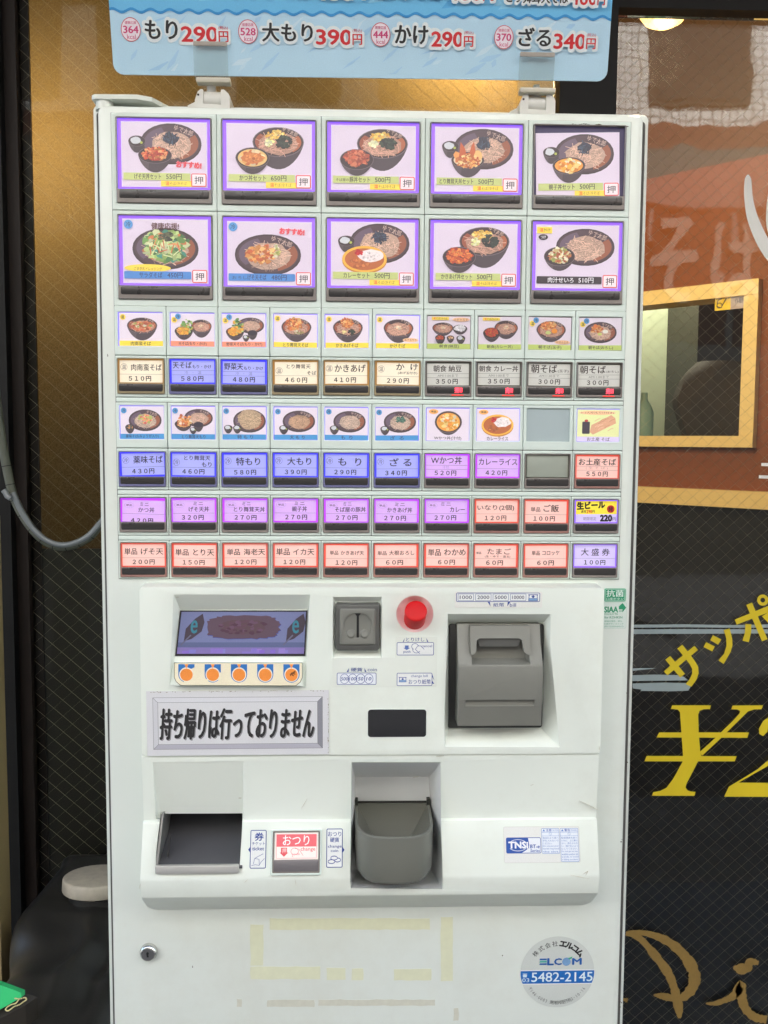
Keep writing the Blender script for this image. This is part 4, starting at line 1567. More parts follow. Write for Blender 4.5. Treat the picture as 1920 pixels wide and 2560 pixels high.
sheet('coin_label', 841, 1669, 942, 1714, YU, d_coin, base=None)
sheet('cancel_label', 992, 1594, 1084.5, 1638, YU, d_cancel, base=None)
sheet('change_label', 992, 1682, 1087, 1714.5, YU, d_change, base=None)
sheet('bill_label', 1137, 1479, 1355, 1519, YU, d_bill, base=None)
c = Card(1, 1, None)
x0, z1 = F(831, 1592, YU)
x1, z0 = F(1092, 1717, YU)
m = MB()
w = x1 - x0
ring = [(x0, z0), (x1 - .001, z0), (x1, z0 + .001), (x1, z1 - .001), (x1 - .001, z1), (x0 + .60 * w, z1), (x0 + .60 * w, z0 + .033), (x0 + .598 * w, z0 + .0315), (x0 + .001, z0 + .0315), (x0, z0 + .0305)]
m.prism(ring, YU - .0003, YU + .0002)
m.build('clear_label_sheet', mat('label_film', S(236, 241, 231), .22, coat=.4), machine)

# ================================================================== lower module
pts = [(0.001, UZ0 + .0005), (-.0262, UZ0 + .0005), (-.0262, F(960, 1893, -.026)[1]), (-.0205, F(960, 2047, -.0205)[1]), (-.0240, F(960, 2053, -.024)[1]),
       (-.0400, F(960, 2190, -.040)[1]), (-.0405, F(960, 2200, -.0405)[1]), (-.0360, F(960, 2238, -.036)[1]), (-.0330, F(960, 2242, -.033)[1]), (0.001, F(960, 2273, -.002)[1])]
m = MB()
LX0, LX1 = -0.2437, 0.2470
m.rings([[(LX0, y, z) for y, z in pts], [(LX1, y, z) for y, z in pts]])
low = m.build('dispenser_panel', CREAM, machine)
mm = MB()
mm.slab(LX0 + .0008, LX1 - .0008, pts[-1][1], UZ0 + .02, -.09, .0009, .014, 0, 8)
t0 = mm.build('tool', None, None, 0, (0, 0, 0))
carve(low, [t0], 'INTERSECT')


def lower_cuts():
    YA = -.0262
    a = cutter([(381, 1906, YA), (609, 1903, YA), (609, 2050, YA), (388, 2050, YA)], [(383, 1907, YA + .001), (608, 1904, YA + .001), (608, 2046, YA + .012), (392, 2046, YA + .012)], 1.2)
    YS = -.034
    b = cutter([(402, 2034, -.022), (607, 2033, -.022), (599, 2170, -.039), (389, 2171, -.039)], [(408, 2034, .05), (605, 2033, .05), (603, 2150, .05), (405, 2150, .05)], .4)
    n = cutter([(879, 1905, -.0258), (1102, 1905, -.0258), (1107, 2224, -.0405), (876, 2222, -.0405)], [(886, 1940, .036), (1075, 1940, .036), (1080, 2180, .036), (890, 2180, .036)], .5)
    return [a, b, n]


carve(low, lower_cuts(), bevel=.0012, segs=2, angle=25)
c3 = lower_cuts()
bpy.data.objects.remove(c3[0])
carve(door, c3[1:])
for body in (gasket, cabinet):
    c3 = lower_cuts()
    bpy.data.objects.remove(c3[0])
    carve(body, c3[1:])

# ticket tray
m = MB()
A, B_ = P3(408, 2034, .049), P3(605, 2033, .049)
tx0, tx1 = F(403, 2100, -.03)[0], F(605, 2100, -.03)[0]
tz1 = F(500, 2034, -.02)[1]
tz0 = F(500, 2166, -.038)[1]
m.box(tx0 - .004, tx1 + .004, .044, .047, tz0 - .01, tz1 + .02)
tray = m.build('ticket_tray', mat('tray_black', S(20, 20, 22), .3, coat=.3), machine)
m = MB()
m.hexa([(tx0 - .003, -.0385, tz0 - .0005), (tx1 + .001, -.0385, tz0 - .0005), (tx1 + .003, .044, tz0 + .030), (tx0 - .003, .044, tz0 + .030)],
       [(tx0 - .003, -.0385, tz0 - .0025), (tx1 + .001, -.0385, tz0 - .0025), (tx1 + .003, .044, tz0 + .028), (tx0 - .003, .044, tz0 + .028)])
m.build('tray_floor', DARKMETAL, tray)
m = MB()
m.tube([(tx0 - .002, .012, tz1 - .010), (tx1 + .002, .012, tz1 - .010)], .0011, 8)
m.build('tray_bar', CHROME, tray)
m = MB()
l0, l1 = F(388, 2174, -.041)[0], F(597, 2174, -.041)[0]
lz1, lz0 = F(490, 2163, -.041)[1], F(490, 2184, -.041)[1]
m.slab(l0, l1, lz0, lz1, -.0425, -.0385, .0015, .0012)
m.build('tray_lip', mat('brushed_lip', S(214, 212, 206), .42, metal=.6, var=.12, scale=40, stretch=(.2, 1, 1)), tray)
m = MB()
fa, fb = Vector(P3(404, 2036, -.0235)), Vector(P3(389, 2166, -.0405))
m.hexa([fa, fa + Vector((.0022, 0, 0)), fb + Vector((.0022, 0, 0)), fb], [fa + Vector((0, .004, 0)), fa + Vector((.0022, .05, 0)), fb + Vector((.0022, .05, .004)), fb + Vector((0, .004, 0))])
m.build('tray_edge', mat('tray_side_grey', S(150, 150, 146), .35, metal=.5), tray)
m = MB()
sa, sb = Vector(P3(424, 2085, -.018)), Vector(P3(417, 2142, -.03))
m.hexa([sa, sa + Vector((.0014, 0, 0)), sb + Vector((.0014, 0, 0)), sb], [sa + Vector((0, .002, -.0005)), sa + Vector((.0014, .002, 0)), sb + Vector((.0014, .002, 0)), sb + Vector((0, .002, 0))])
m.build('tray_notch', mat('slot_black', S(8, 8, 9), .6), tray)

# liner of the coin niche
m = MB()
fr4 = [Vector(P3(*p)) for p in ((880.5, 1907.5, -.0235), (1100.5, 1907.5, -.0235), (1105.5, 2221.5, -.038), (877.5, 2219.5, -.038))]
bk4 = [Vector(P3(*p)) for p in ((888, 1942, .0350), (1073, 1942, .0350), (1078, 2177, .0350), (892, 2177, .0350))]
m.add(fr4 + bk4, [(4, 5, 6, 7), (0, 1, 5, 4), (1, 2, 6, 5), (2, 3, 7, 6), (3, 0, 4, 7)])
m.build('cup_niche', mat('niche_grey_white', S(240, 242, 240), .4, var=.03), machine, 0)

# coin return cup: a half round bin standing in its niche
cxm = (F(887, 2150, -.04)[0] + F(1086, 2150, -.04)[0]) / 2
hw = (F(1086, 2150, -.04)[0] - F(887, 2150, -.04)[0]) / 2
zbot = F(987, 2213, -.058)[1]
zf = F(987, 2096, -.058)[1]
zbk = F(987, 2009, .028)[1]


def ushape(s, yb, yfront, n=24):
    out = [(-s, yb)]
    for k in range(n + 1):
        a = math.pi + math.pi * k / n
        e = .62
        cx_, sx_ = math.cos(a), math.sin(a)
        out.append((s * math.copysign(abs(cx_) ** e, cx_), (yb * .0 + -.012) + (yfront + .012) * abs(sx_) ** .8 * 1.0))
    out.append((s, yb))
    return out


YFR = -.057
outer = ushape(hw, .030, YFR)
inner = ushape(hw - .003, .0275, YFR + .003)


def rim_z(y):
    t = max(0, min(1, (y - YFR) / (.030 - YFR)))
    return zf + (zbk - zf) * t ** 1.15


m = MB()
n = len(outer)
rings = [[(cxm + x * .90, y * .96, zbot) for x, y in outer], [(cxm + x * .985, y, zbot + .006) for x, y in outer], [(cxm + x, y, zbot + (rim_z(y) - zbot) * .6) for x, y in outer],
         [(cxm + x, y, rim_z(y) - .0006) for x, y in outer], [(cxm + x * .99, y * .99, rim_z(y)) for x, y in outer], [(cxm + x, y, rim_z(y)) for x, y in inner], [(cxm + x * .97, y, rim_z(y) - .004) for x, y in inner],
         [(cxm + x * .72, .004 + (y - .004) * .8, zbot + .030) for x, y in inner], [(cxm + x * .45, .006 + (y - .006) * .5, zbot + .014) for x, y in inner]]
m.rings(rings, (True, True))
m.build('coin_cup', CUP, machine)
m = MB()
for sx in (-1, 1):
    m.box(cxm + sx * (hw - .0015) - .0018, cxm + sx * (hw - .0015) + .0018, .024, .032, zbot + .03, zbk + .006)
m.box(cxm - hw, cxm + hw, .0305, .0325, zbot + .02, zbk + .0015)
m.build('cup_bracket', mat('dark_cup_plastic', S(44, 46, 40), .5), machine)  # dark plastic at the sides and back of the cup

# labels and button on the shelf
YSH = -.0335
SHELF_T = math.atan2(.0400 - .0240, pts[4][1] - pts[5][1])


def shelf_sheet(name, px, py, qx, qy, draw, base=None, material=GLOSSPRINT, thick=.0002):
    """a label lying on the sloping shelf"""
    zt_, zb_ = pts[4][1], pts[5][1]

    def yz(py):
        Y = -.032
        for _ in range(6):
            z = F(960, py, Y)[1]
            Y = -.0240 - (zt_ - z) / (zt_ - zb_) * .0160
        return Y, z
    ya, za = yz(py)
    yb, zb2 = yz(qy)
    xa = F(px, py, ya)[0]
    xb = F(qx, qy, yb)[0]
    hh = math.hypot(ya - yb, za - zb2)
    c = Card(xb - xa, hh, base, thick, 0, 4e-6)
    draw(c, xb - xa, hh)
    o = c.build(name, material, machine, (0, 0, 0), 0)
    o.location = Vector(((xa + xb) / 2, (ya + yb) / 2 - .0004, (za + zb2) / 2)) - world_loc(machine)
    o.rotation_euler = (-SHELF_T, 0, 0)
    return o, ((xa + xb) / 2, (ya + yb) / 2, (za + zb2) / 2)


def d_ticket(c, w, h):
    c.rrect(.10 * w, .98 * w, 0, h, .0016, LAB, NAVY, .0008)
    c.poly([(.10 * w, .56 * h), (.10 * w, .42 * h), (0, .49 * h)], NAVY)
    c.text('券', .34 * w, .82 * w, .72 * h, .93 * h, NAVY, .03)
    c.text('チケット', .20 * w, .90 * w, .60 * h, .69 * h, NAVY, .006)
    c.text('ticket', .22 * w, .86 * w, .47 * h, .56 * h, NAVY, .02)
    c.line([(.20 * w, .08 * h), (.40 * w, .10 * h), (.62 * w, .08 * h), (.70 * w, .16 * h), (.90 * w, .26 * h)], .0004, NAVY)
    c.line([(.30 * w, .12 * h), (.36 * w, .26 * h), (.50 * w, .30 * h), (.82 * w, .38 * h)], .0004, NAVY)
    c.line([(.36 * w, .26 * h), (.60 * w, .24 * h), (.62 * w, .10 * h)], .0004, NAVY)


def d_coinlab(c, w, h):
    c.rrect(.02 * w, .90 * w, 0, h, .0016, LAB, NAVY, .0008)
    c.poly([(.90 * w, .52 * h), (.90 * w, .38 * h), (w, .45 * h)], NAVY)
    c.text('おつり', .10 * w, .82 * w, .80 * h, .92 * h, NAVY, .01)
    c.text('硬貨', .22 * w, .70 * w, .65 * h, .77 * h, NAVY, .02)
    c.text('change', .10 * w, .84 * w, .49 * h, .58 * h, NAVY, .015)
    c.text('coin', .26 * w, .66 * w, .40 * h, .46 * h, NAVY, .015)
    for u, v in ((.62, .20), (.30, .16), (.44, .25)):
        c.ell(u * w, v * h, .19 * w, .055 * h, LAB)
        c.ring(u * w, (v - .012) * h, .19 * w, .055 * h, .0004, NAVY)
        c.ring(u * w, v * h, .19 * w, .055 * h, .0004, NAVY)


shelf_sheet('ticket_label', 622, 2072, 665.5, 2168, d_ticket)
shelf_sheet('change_coin_label', 815.5, 2070, 861, 2167.5, d_coinlab)


def d_tnsi(c, w, h):
    blue = S(40, 86, 172)
    c.rrect(0, w, 0, h, .0016, S(236, 237, 232), S(206, 206, 196), .0003)
    c.rrect(.03 * w, .49 * w, .26 * h, .70 * h, .0016, S(240, 243, 248), blue, .0006)
    c.poly([(.035 * w, .27 * h), (.23 * w, .27 * h), (.30 * w, .36 * h), (.335 * w, .48 * h), (.32 * w, .69 * h), (.035 * w, .69 * h)], blue)
    c.ring(.185 * w, .485 * h, .128 * w, .165 * h, .0006, S(236, 240, 248), 30)
    c.rect(.055 * w, .33 * w, .40 * h, .585 * h, blue)
    c.text('TNSi', .065 * w, .315 * w, .405 * h, .58 * h, S(244, 246, 250), .05)
    c.text('BT-e', .345 * w, .47 * w, .40 * h, .50 * h, blue, .03, 2, 0, .1)
    c.text('Series', .345 * w, .47 * w, .295 * h, .375 * h, blue, .02, 2, 0, .15)
    for (u0, u1, v0, head, sub, rows) in ((.50, .735, .245, '注意', 'CAUTION', ['取出口より奥へ', '手を入れないで', 'ください。', 'Do not put your', 'hands beyond', 'the slot.']),
                                          (.745, .985, .02, '警告', 'WARNING', ['転倒事故を防ぐ', 'ために、上に乗ら', 'ない、揺さぶらな', 'い、傾けないよう', 'にしてください。', 'Do not get on top,', 'wobble and/or tilt', 'a body, to avoid', 'a falling accident.'])):
        c.rrect(u0 * w, u1 * w, v0 * h, .95 * h, .0012, S(236, 242, 250), S(110, 146, 206), .0004)
        c.rect(u0 * w, u1 * w, .835 * h, .845 * h, S(110, 146, 206))
        c.rect(u0 * w, u1 * w, .735 * h, .742 * h, S(110, 146, 206))
        c.poly([((u0 + .015) * w, .865 * h), ((u0 + .05) * w, .865 * h), ((u0 + .032) * w, .925 * h)], S(96, 132, 200))
        c.text(head, (u0 + .06) * w, (u0 + .135) * w, .86 * h, .93 * h, S(80, 110, 186), .02)
        c.text(sub, (u0 + .142) * w, (u1 - .012) * w, .87 * h, .915 * h, S(110, 140, 200), .0)
        uu = (u0 + u1) / 2 * w
        c.ring(uu, .79 * h, .0016, .0016, .0002, S(120, 150, 200), 16)
        c.line([(uu - .001, .79 * h + .001), (uu + .001, .79 * h - .001)], .0002, S(120, 150, 200))
        H = (.72 - v0 - .02) * h / len(rows)
        for k, t in enumerate(rows):
            b = .72 * h - (k + 1) * H
            last = t.endswith('。') and len(t) < 6
            c.text(t, (u0 + .014) * w, (u1 - (.10 if last else .012)) * w, b + H * .14, b + H * .86, S(104, 136, 196), .004)


shelf_sheet('maker_label', 1258, 2069, 1451, 2160, d_tnsi)

# change button
o, cen = shelf_sheet('change_button_print', 688, 2076, 796, 2135, lambda c, w, h: None, base=S(246, 226, 224))
bpy.data.objects.remove(o)
cb = empty('change_button', cen)
cb.parent = machine
cb.location = Vector(cen) - world_loc(machine)
cb.rotation_euler = (-SHELF_T, 0, 0)
lw = .0555
m = MB()
m.frame((-.0275, .0268, -.0325, .0140), (-.0255, .0250, -.0302, .0122), -.0028, .0005, .0022, .001, .0006)
m.frame((-.0254, .0249, -.0301, .0121), (-.0236, .0231, -.0175, .0108), -.0016, .0005, .001, .0006, .0004)
fr = pyd('button_frame', m.v, m.f, MODULE, None)
fr.parent = cb
m = MB()
m.frame((-.0253, .0248, -.0300, .0120), (-.0238, .0233, -.0172, .0110), -.0020, .0005, .001, .0006, .0004)
fr = pyd('inner_frame', m.v, m.f, BEZEL, None)
fr.parent = cb
m = MB()
m.slab(-.0240, .0235, -.0286, -.0170, -.0026, 0, .001, .0006)
fr = pyd('indicator_window', m.v, m.f, mat('grey_lens', S(104, 100, 102), .3, coat=.4), None)
fr.parent = cb
c = Card(.0456, .0268, S(248, 228, 222))
w, h = c.w, c.h
pk = S(226, 104, 112)
c.rect(.03 * w, .97 * w, .48 * h, .95 * h, pk)
c.text('おつり', .18 * w, .80 * w, .53 * h, .91 * h, S(252, 240, 238), .008)
c.rrect(.03 * w, .97 * w, .04 * h, .95 * h, .0004, None, pk, .0003)
c.poly([(.14 * w, .44 * h), (.28 * w, .44 * h), (.28 * w, .26 * h), (.31 * w, .26 * h), (.21 * w, .10 * h), (.11 * w, .26 * h), (.14 * w, .26 * h)], S(216, 84, 90))
c.text('押', .17 * w, .26 * w, .24 * h, .42 * h, S(250, 224, 220), .0)
c.ring(.46 * w, .30 * h, .0042, .0036, .0004, S(216, 84, 90), 20)
c.line([(.46 * w, .42 * h), (.56 * w, .38 * h), (.66 * w, .14 * h)], .0004, S(216, 84, 90))
c.line([(.40 * w, .22 * h), (.42 * w, .08 * h)], .0004, S(216, 84, 90))
c.text('push', .44 * w, .58 * w, .14 * h, .24 * h, S(216, 84, 90), .0)
c.text('change', .60 * w, .94 * w, .28 * h, .46 * h, S(216, 84, 90), .01)
o = c.build('change_card', CARD_LIT, None, (-.0230, -.0008, -.0165))
o.parent = cb

# stickers on the door
GRN = S(28, 150, 104)


def d_kokin(c, w, h):
    c.rrect(0, w, 0, h, .0022, S(196, 226, 210))
    c.rrect(.03 * w, .97 * w, .04 * h, .96 * h, .0018, GRN)
    c.rrect(.06 * w, .94 * w, .08 * h, .92 * h, .0015, None, S(214, 240, 226), .0004)
    c.text('抗菌', .12 * w, .88 * w, .38 * h, .86 * h, S(236, 246, 240), .012)
    c.text('口座ボタン', .12 * w, .88 * w, .14 * h, .32 * h, S(226, 242, 234), .01)


def d_siaa(c, w, h):
    c.rrect(0, w, 0, h, .0016, S(222, 234, 226), S(190, 214, 200), .0003)
    c.text('SIAA', .04 * w, .62 * w, .62 * h, .84 * h, GRN, .04)
    c.poly([(.66 * w, .84 * h), (.82 * w, .98 * h), (.82 * w, .90 * h)], GRN)
    c.poly([(.66 * w, .86 * h), (.82 * w, .98 * h), (.98 * w, .80 * h), (.82 * w, .62 * h), (.82 * w, .74 * h), (.66 * w, .74 * h)], GRN)
    for a in range(3):
        for b in range(3):
            c.rect((.68 + .05 * a) * w, (.71 + .05 * a) * w, (.64 + .05 * b) * h, (.67 + .05 * b) * h, GRN)
    for t, v, u1, b in (('ISO22196', .52, .62, .0), ('for KOHKIN', .385, .82, .012), ('無機抗菌剤・練込', .25, .82, 0), ('口座ボタンスイッチ', .15, .88, 0), ('JP0112205A0001O', .04, .88, 0)):
        c.text(t, .05 * w, u1 * w, v * h, (v + (.09 if v > .3 else .065)) * h, GRN if v > .3 else S(90, 170, 140), b)


sheet('antibacterial_label', 1509.5, 1470, 1565, 1505, 0.0, d_kokin, base=None)
sheet('standard_label', 1509, 1506, 1565, 1571, 0.0, d_siaa, base=None)


def d_elcom(c, w, h):
    cx, cy, r = w / 2, h / 2, w / 2
    g = S(206, 211, 205)
    c.ell(cx, cy, r, r, g, None, 56)
    b = S(20, 104, 186)
    v0, v1 = -.345 * r, .06 * r
    ring = []
    for sgn in (1, -1):
        a0 = math.asin(v0 / r) if sgn == 1 else math.pi - math.asin(v1 / r)
        a1 = math.asin(v1 / r) if sgn == 1 else math.pi - math.asin(v0 / r)
        ring += [(cx + r * math.cos(a0 + (a1 - a0) * k / 8), cy + r * math.sin(a0 + (a1 - a0) * k / 8)) for k in range(9)]
    c.poly([(cx + (p[0] - cx), cy + (p[1] - cy) * 1.0) for p in ring], S(232, 236, 234))
    c.poly([(cx + (p[0] - cx), cy + v0 + (v1 - v0) * (.06 + .88 * (p[1] - cy - v0) / (v1 - v0))) for p in ring], b)
    c.text('5482-2145', cx - .70 * r, cx + .955 * r, cy - .27 * r, cy - .01 * r, S(222, 236, 240), .012, 4)
    c.text('03', cx - .95 * r, cx - .76 * r, cy - .275 * r, cy - .165 * r, S(214, 230, 236), .01)
    c.ell(cx - .88 * r, cy - .09 * r, .06 * r, .03 * r, S(214, 230, 236))
    c.rect(cx - .93 * r, cx - .83 * r, cy - .14 * r, cy - .09 * r, S(214, 230, 236))
    c.rect(cx - .94 * r, cx - .82 * r, cy - .055 * r, cy - .035 * r, S(214, 230, 236))
    c.arc_text('株式会社', cx, cy, .80 * r, 139, 96, .135 * r, S(44, 48, 46), .006)
    c.arc_text('エルコム', cx, cy, .80 * r, 80, 42, .15 * r, S(20, 22, 22), .055, w=1.1)
    c.arc_text('〒146-0083 東京都大田区千鳥2-10-16', cx, cy, .86 * r, 212, 327, .105 * r, S(106, 110, 108), .0, True, .85)
    bb = S(24, 92, 168)
    y0, y1 = cy + .21 * r, cy + .385 * r
    for k, col in ((0, bb), (1, S(60, 176, 160)), (2, bb)):
        yy = y0 + (y1 - y0) * (.0 + .38 * k)
        c.poly([(cx - .50 * r, yy), (cx - .30 * r, yy), (cx - .30 * r, yy + .045 * r), (cx - .48 * r, yy + .045 * r)], col)
    c.text('L', cx - .275 * r, cx - .12 * r, y0, y1, bb, .05)
    c.text('C', cx - .09 * r, cx + .10 * r, y0, y1, bb, .045)
    c.ell(cx + .235 * r, (y0 + y1) / 2 - .005 * r, .115 * r, .115 * r, S(124, 164, 206))
    c.poly([(cx + .27 * r, y1), (cx + .40 * r, y1 + .055 * r), (cx + .37 * r, y1 - .01 * r), (cx + .31 * r, y1 - .03 * r)], S(60, 176, 140))
    c.text('M', cx + .40 * r, cx + .64 * r, y0, y1, bb, .045)


sheet('service_sticker', 1303, 2339, 1483, 2519, 0.0, d_elcom, base=None, material=print_mat('silver_sticker', 0, .5))

# key lock
kx, kz = F(372.5, 2378, 0.0)
m = MB()
m.cyl((kx, .004, kz), (kx, -.006, kz), .0095, n=32, prof=[(0, .0097), (.72, .0096), (.9, .0088), (1, .0076)])
lk = m.build('key_lock', CHROME, machine)
m = MB()
m.cyl((kx, -.0055, kz - .0003), (kx, -.0066, kz - .0003), .0069, n=28)
m.build('lock_plug', mat('lock_steel', S(150, 148, 146), .35, metal=.9), lk)
m = MB()
m.prism([(kx - .0010, kz + .0024), (kx + .0006, kz + .0030), (kx + .0014, kz + .0012), (kx + .0008, kz - .0005), (kx + .0012, kz - .0030), (kx - .0008, kz - .0032), (kx - .0012, kz - .0008), (kx - .0016, kz + .0010)], -.0068, -.0064)
m.build('keyway', DARK, lk)

# marks left by old tape
TAPE = mat('old_tape_glue', S(220, 222, 192), .6, var=.08, scale=120)
TAPE2 = mat('old_tape_grime', S(208, 208, 192), .7, var=.12, scale=160)
rt = random.Random(21)


def torn(px0, py0, px1, py1, m, e=1.2):
    pts_ = []
    nx_, nz_ = max(2, int(abs(px1 - px0) / 18)), max(2, int(abs(py1 - py0) / 18))
    for k in range(nx_):
        pts_.append((px0 + (px1 - px0) * k / nx_, py0 + rt.uniform(-e, e)))
    for k in range(nz_):
        pts_.append((px1 + rt.uniform(-e, e), py0 + (py1 - py0) * k / nz_))
    for k in range(nx_):
        pts_.append((px1 + (px0 - px1) * k / nx_, py1 + rt.uniform(-e, e)))
    for k in range(nz_):
        pts_.append((px0 + rt.uniform(-e, e), py1 + (py0 - py1) * k / nz_))
    m.prism([F(a, b, 0) for a, b in pts_], -.00012, .0002)


for box, mt in (((674, 2296, 1075, 2324), TAPE), ((626, 2312, 658, 2414), TAPE), ((1102, 2292, 1132, 2453), TAPE), ((626, 2416, 800, 2448), TAPE), ((816, 2420, 864, 2450), TAPE), ((880, 2421, 908, 2450), TAPE), ((984, 2422, 1078, 2451), TAPE)):
    m = MB()
    torn(*box, m)
    m.build('tape_mark', mt, machine, 0)
for box in ((592, 2498, 604, 2517), (668, 2500, 786, 2517), (796, 2499, 1088, 2514), (1134, 2520, 1146, 2552)):
    m = MB()
    torn(*box, m)
    m.build('grime_mark', TAPE2, machine, 0)
# scuffs and specks
m = MB()
for px, py in ((1571, 1612), (1568, 1733), (1570, 1797), (1569, 1905), (1553, 2103), (481, 2418), (1565, 2490), (1552, 2503), (1551, 2518), (1258, 2386), (1420, 2110), (270, 890)):
    for k in range(rt.randint(1, 3)):
        x, z = F(px + rt.uniform(-2, 2), py + rt.uniform(-4, 4), 0)
        s = rt.uniform(.0003, .0008)
        m.prism([(x - s, z), (x, z - s * rt.uniform(.5, 1.8)), (x + s, z), (x, z + s)], -.00013, .0002)
m.build('dirt_specks', mat('grime', S(84, 78, 66), .8), machine, 0)
m = MB()
for k in range(26):
    px = 1432 + k * 5.4
    x, z = F(px, 310 + 2.2 * math.sin(k * .9) + .055 * (px - 1432), -.0022)
    s = rt.uniform(.0006, .0016)
    m.prism([(x - s * 1.6, z), (x, z - s * .5), (x + s * 1.8, z + s * .2), (x, z + s * .4)], -.0024, -.0018)
m.build('scuff_mark', mat('grime', S(84, 78, 66), .8), machine, 0)

m = MB()
for px, py, Y, a, L in ((392, 1744, YU, 80, 7), (760, 2010, -.0232, 60, 16), (1330, 1962, -.0232, 20, 5), (1466, 2010, -.0232, -25, 22), (1485, 2020, -.0232, -25, 12), (739, 2205, -.0400, 100, 12), (615, 2202, -.0402, 40, 6), (444, 1493, YU - .0002, 10, 5),
                        (1040, 1942, -.025, 10, 8), (1498, 1870, YU, 95, 6), (1450, 2192, -.0401, -12, 26), (1462, 2182, -.0395, 30, 9), (1466, 2184, -.0396, 60, 8), (600, 1995, -.0232, 0, 4), (1100, 1890, YU, 5, 10), (350, 2214, -.039, 80, 10)):
    x, z = F(px, py, Y)
    k_ = .00042
    dx, dz = math.cos(R(a)) * L * k_, math.sin(R(a)) * L * k_
    nx, nz = -math.sin(R(a)) * .0002, math.cos(R(a)) * .0002
    m.prism([(x - dx, z - dz), (x - nx, z - nz), (x + dx, z + dz), (x + nx * .6, z + nz * .6)], Y - .0006, Y + .0004)
m.build('scratch_marks', mat('faint_scratch', S(192, 186, 166), .8, var=.2, scale=200), machine, 0)

# ================================================================== menu board and the clips that hold it
LEAN = R(-11)
pl_, pr_ = P3(283, 186, 0.012), P3(1516, 203, 0.012)
BW = pr_[0] - pl_[0]
BH = .20
board = Card(BW, BH, S(188, 222, 241), .003, .010, 6e-6)
board.clip = False
w, h = BW, BH
SBL, MBL, DBL = S(188, 222, 241), S(112, 192, 236), S(56, 148, 212)
PX = w / 1233.0            # metres per photo pixel on the board
rnd = random.Random(2)
wave_v = h - (h - 142 * PX)
wv = 143 * PX              # height of the wave over the lower edge


def wave(u):
    return wv + 4.0 * PX * math.sin(u / PX / 46.3 * 2 * math.pi + .6)


for k in range(40):
    u, v = rnd.uniform(.02, .96) * w, rnd.uniform(6 * PX, 130 * PX)
    a = rnd.uniform(.3, 1.2)
    L, T = rnd.uniform(20, 70) * PX, rnd.uniform(5, 14) * PX
    pts_ = [(u + L * t * math.cos(a) - T * math.sin(a) * s, v + L * t * math.sin(a) + T * math.cos(a) * s) for t, s in ((-.5, 0), (-.1, .5), (.5, .15), (.5, -.1), (0, -.5))]
    pts_ = [(min(max(p[0], .006), w - .006), min(max(p[1], .004), wv - 8 * PX)) for p in pts_]
    board.poly(pts_, rnd.choice([S(172, 212, 239), S(200, 228, 244), S(166, 208, 237), S(206, 230, 244)]))
NW = 220
for k in range(NW):
    u0, u1 = w * k / NW, w * (k + 1) / NW
    board.poly([(u0, wave(u0)), (u1, wave(u1)), (u1, h - .002), (u0, h - .002)], MBL, k == 0)
for k in range(30):
    u, v = rnd.uniform(.02, .94) * w, rnd.uniform(wv + 14 * PX, wv + 70 * PX)
    T = rnd.uniform(8, 24) * PX
    board.poly([(u, v), (u + T * 1.8, v + T * .2), (u + T * 2.2, v + T * 1.6), (u + T * .8, v + T * .9)], rnd.choice([S(88, 172, 226), S(132, 204, 241), S(98, 180, 230), S(142, 208, 242)]))
for k in range(NW):
    u0, u1 = w * k / NW, w * (k + 1) / NW
    board.poly([(u0, wave(u0) - 3.0 * PX), (u1, wave(u1) - 3.0 * PX), (u1, wave(u1) + 3.0 * PX), (u0, wave(u0) + 3.0 * PX)], DBL, k == 0)


def otext(s, u0, u1, v0, v1, col, bold=.02):
    """lettering with a pale outline"""
    board.text(s, u0 - 3 * PX, u1 + 3 * PX, v0 - 3 * PX, v1 + 3 * PX, S(228, 236, 238), bold + .075, 3)
    board.text(s, u0, u1, v0, v1, col, bold, 3)


RD, BK, PK = S(208, 42, 48), S(34, 34, 36), S(206, 60, 118)
# positions below: pixels along the board (from its lower left corner), height over the lower edge
for kcal, u, v, name, n0, n1, price, p0, p1, v0 in (
        ('364', 49, 101, 'もり', 84, 162, '290', 172, 262, 80), ('528', 335, 100, '大もり', 370, 493, '390', 503, 591, 78),
        ('444', 661, 98, 'かけ', 697, 778, '290', 788, 867, 77), ('370', 967, 96, 'ざる', 1004, 1084, '340', 1093, 1173, 76)):
    U = lambda a: a * PX
    board.ell(U(u), U(v), U(24), U(27), S(238, 226, 234))
    board.ring(U(u), U(v), U(24), U(27), U(1.6), RD, 32)
    board.text(kcal, U(u - 18), U(u + 18), U(v - 8), U(v + 8), PK, .03, 3)
    board.text('kcal', U(u - 10), U(u + 11), U(v - 21), U(v - 11), PK, .005)
    board.text('健康応援', U(u - 14), U(u + 14), U(v + 12), U(v + 19), PK, .008)
    otext(name, U(n0), U(n1), U(v0 + 1), U(v0 + 42), BK, .03)
    otext(price, U(p0), U(p0 + (p1 - p0) * .98), U(v0 - 4), U(v0 + 29), RD, .035)
    e = p1 - (10 if False else 0)
    otext('円', U(p1 + 3 - 2), U(p1 + 24), U(v0 - 4), U(v0 + 20), RD, .02)
    board.text('(税込)', U(p1 + 1), U(p1 + 24), U(v0 + 23), U(v0 + 32), RD, .01)
for s, u0, u1, v0, v1, col in (('ランチ', 300, 415, 178, 212, S(240, 236, 190)), ('そば', 420, 492, 180, 214, BK), ('480', 502, 590, 178, 212, RD), ('円', 593, 622, 178, 202, RD),
                               ('薬味そば', 655, 815, 182, 222, BK), ('480', 825, 908, 176, 212, RD), ('円', 912, 938, 176, 200, RD),
                               ('とり舞茸天そば', 969, 1122, 172, 204, BK), ('460', 1128, 1192, 170, 204, RD), ('円', 1195, 1213, 170, 194, RD)):
    otext(s, u0 * PX, u1 * PX, v0 * PX, v1 * PX, col, .02)
bo = board.build('menu_board', GLOSSPRINT, None, (0, 0, 0))
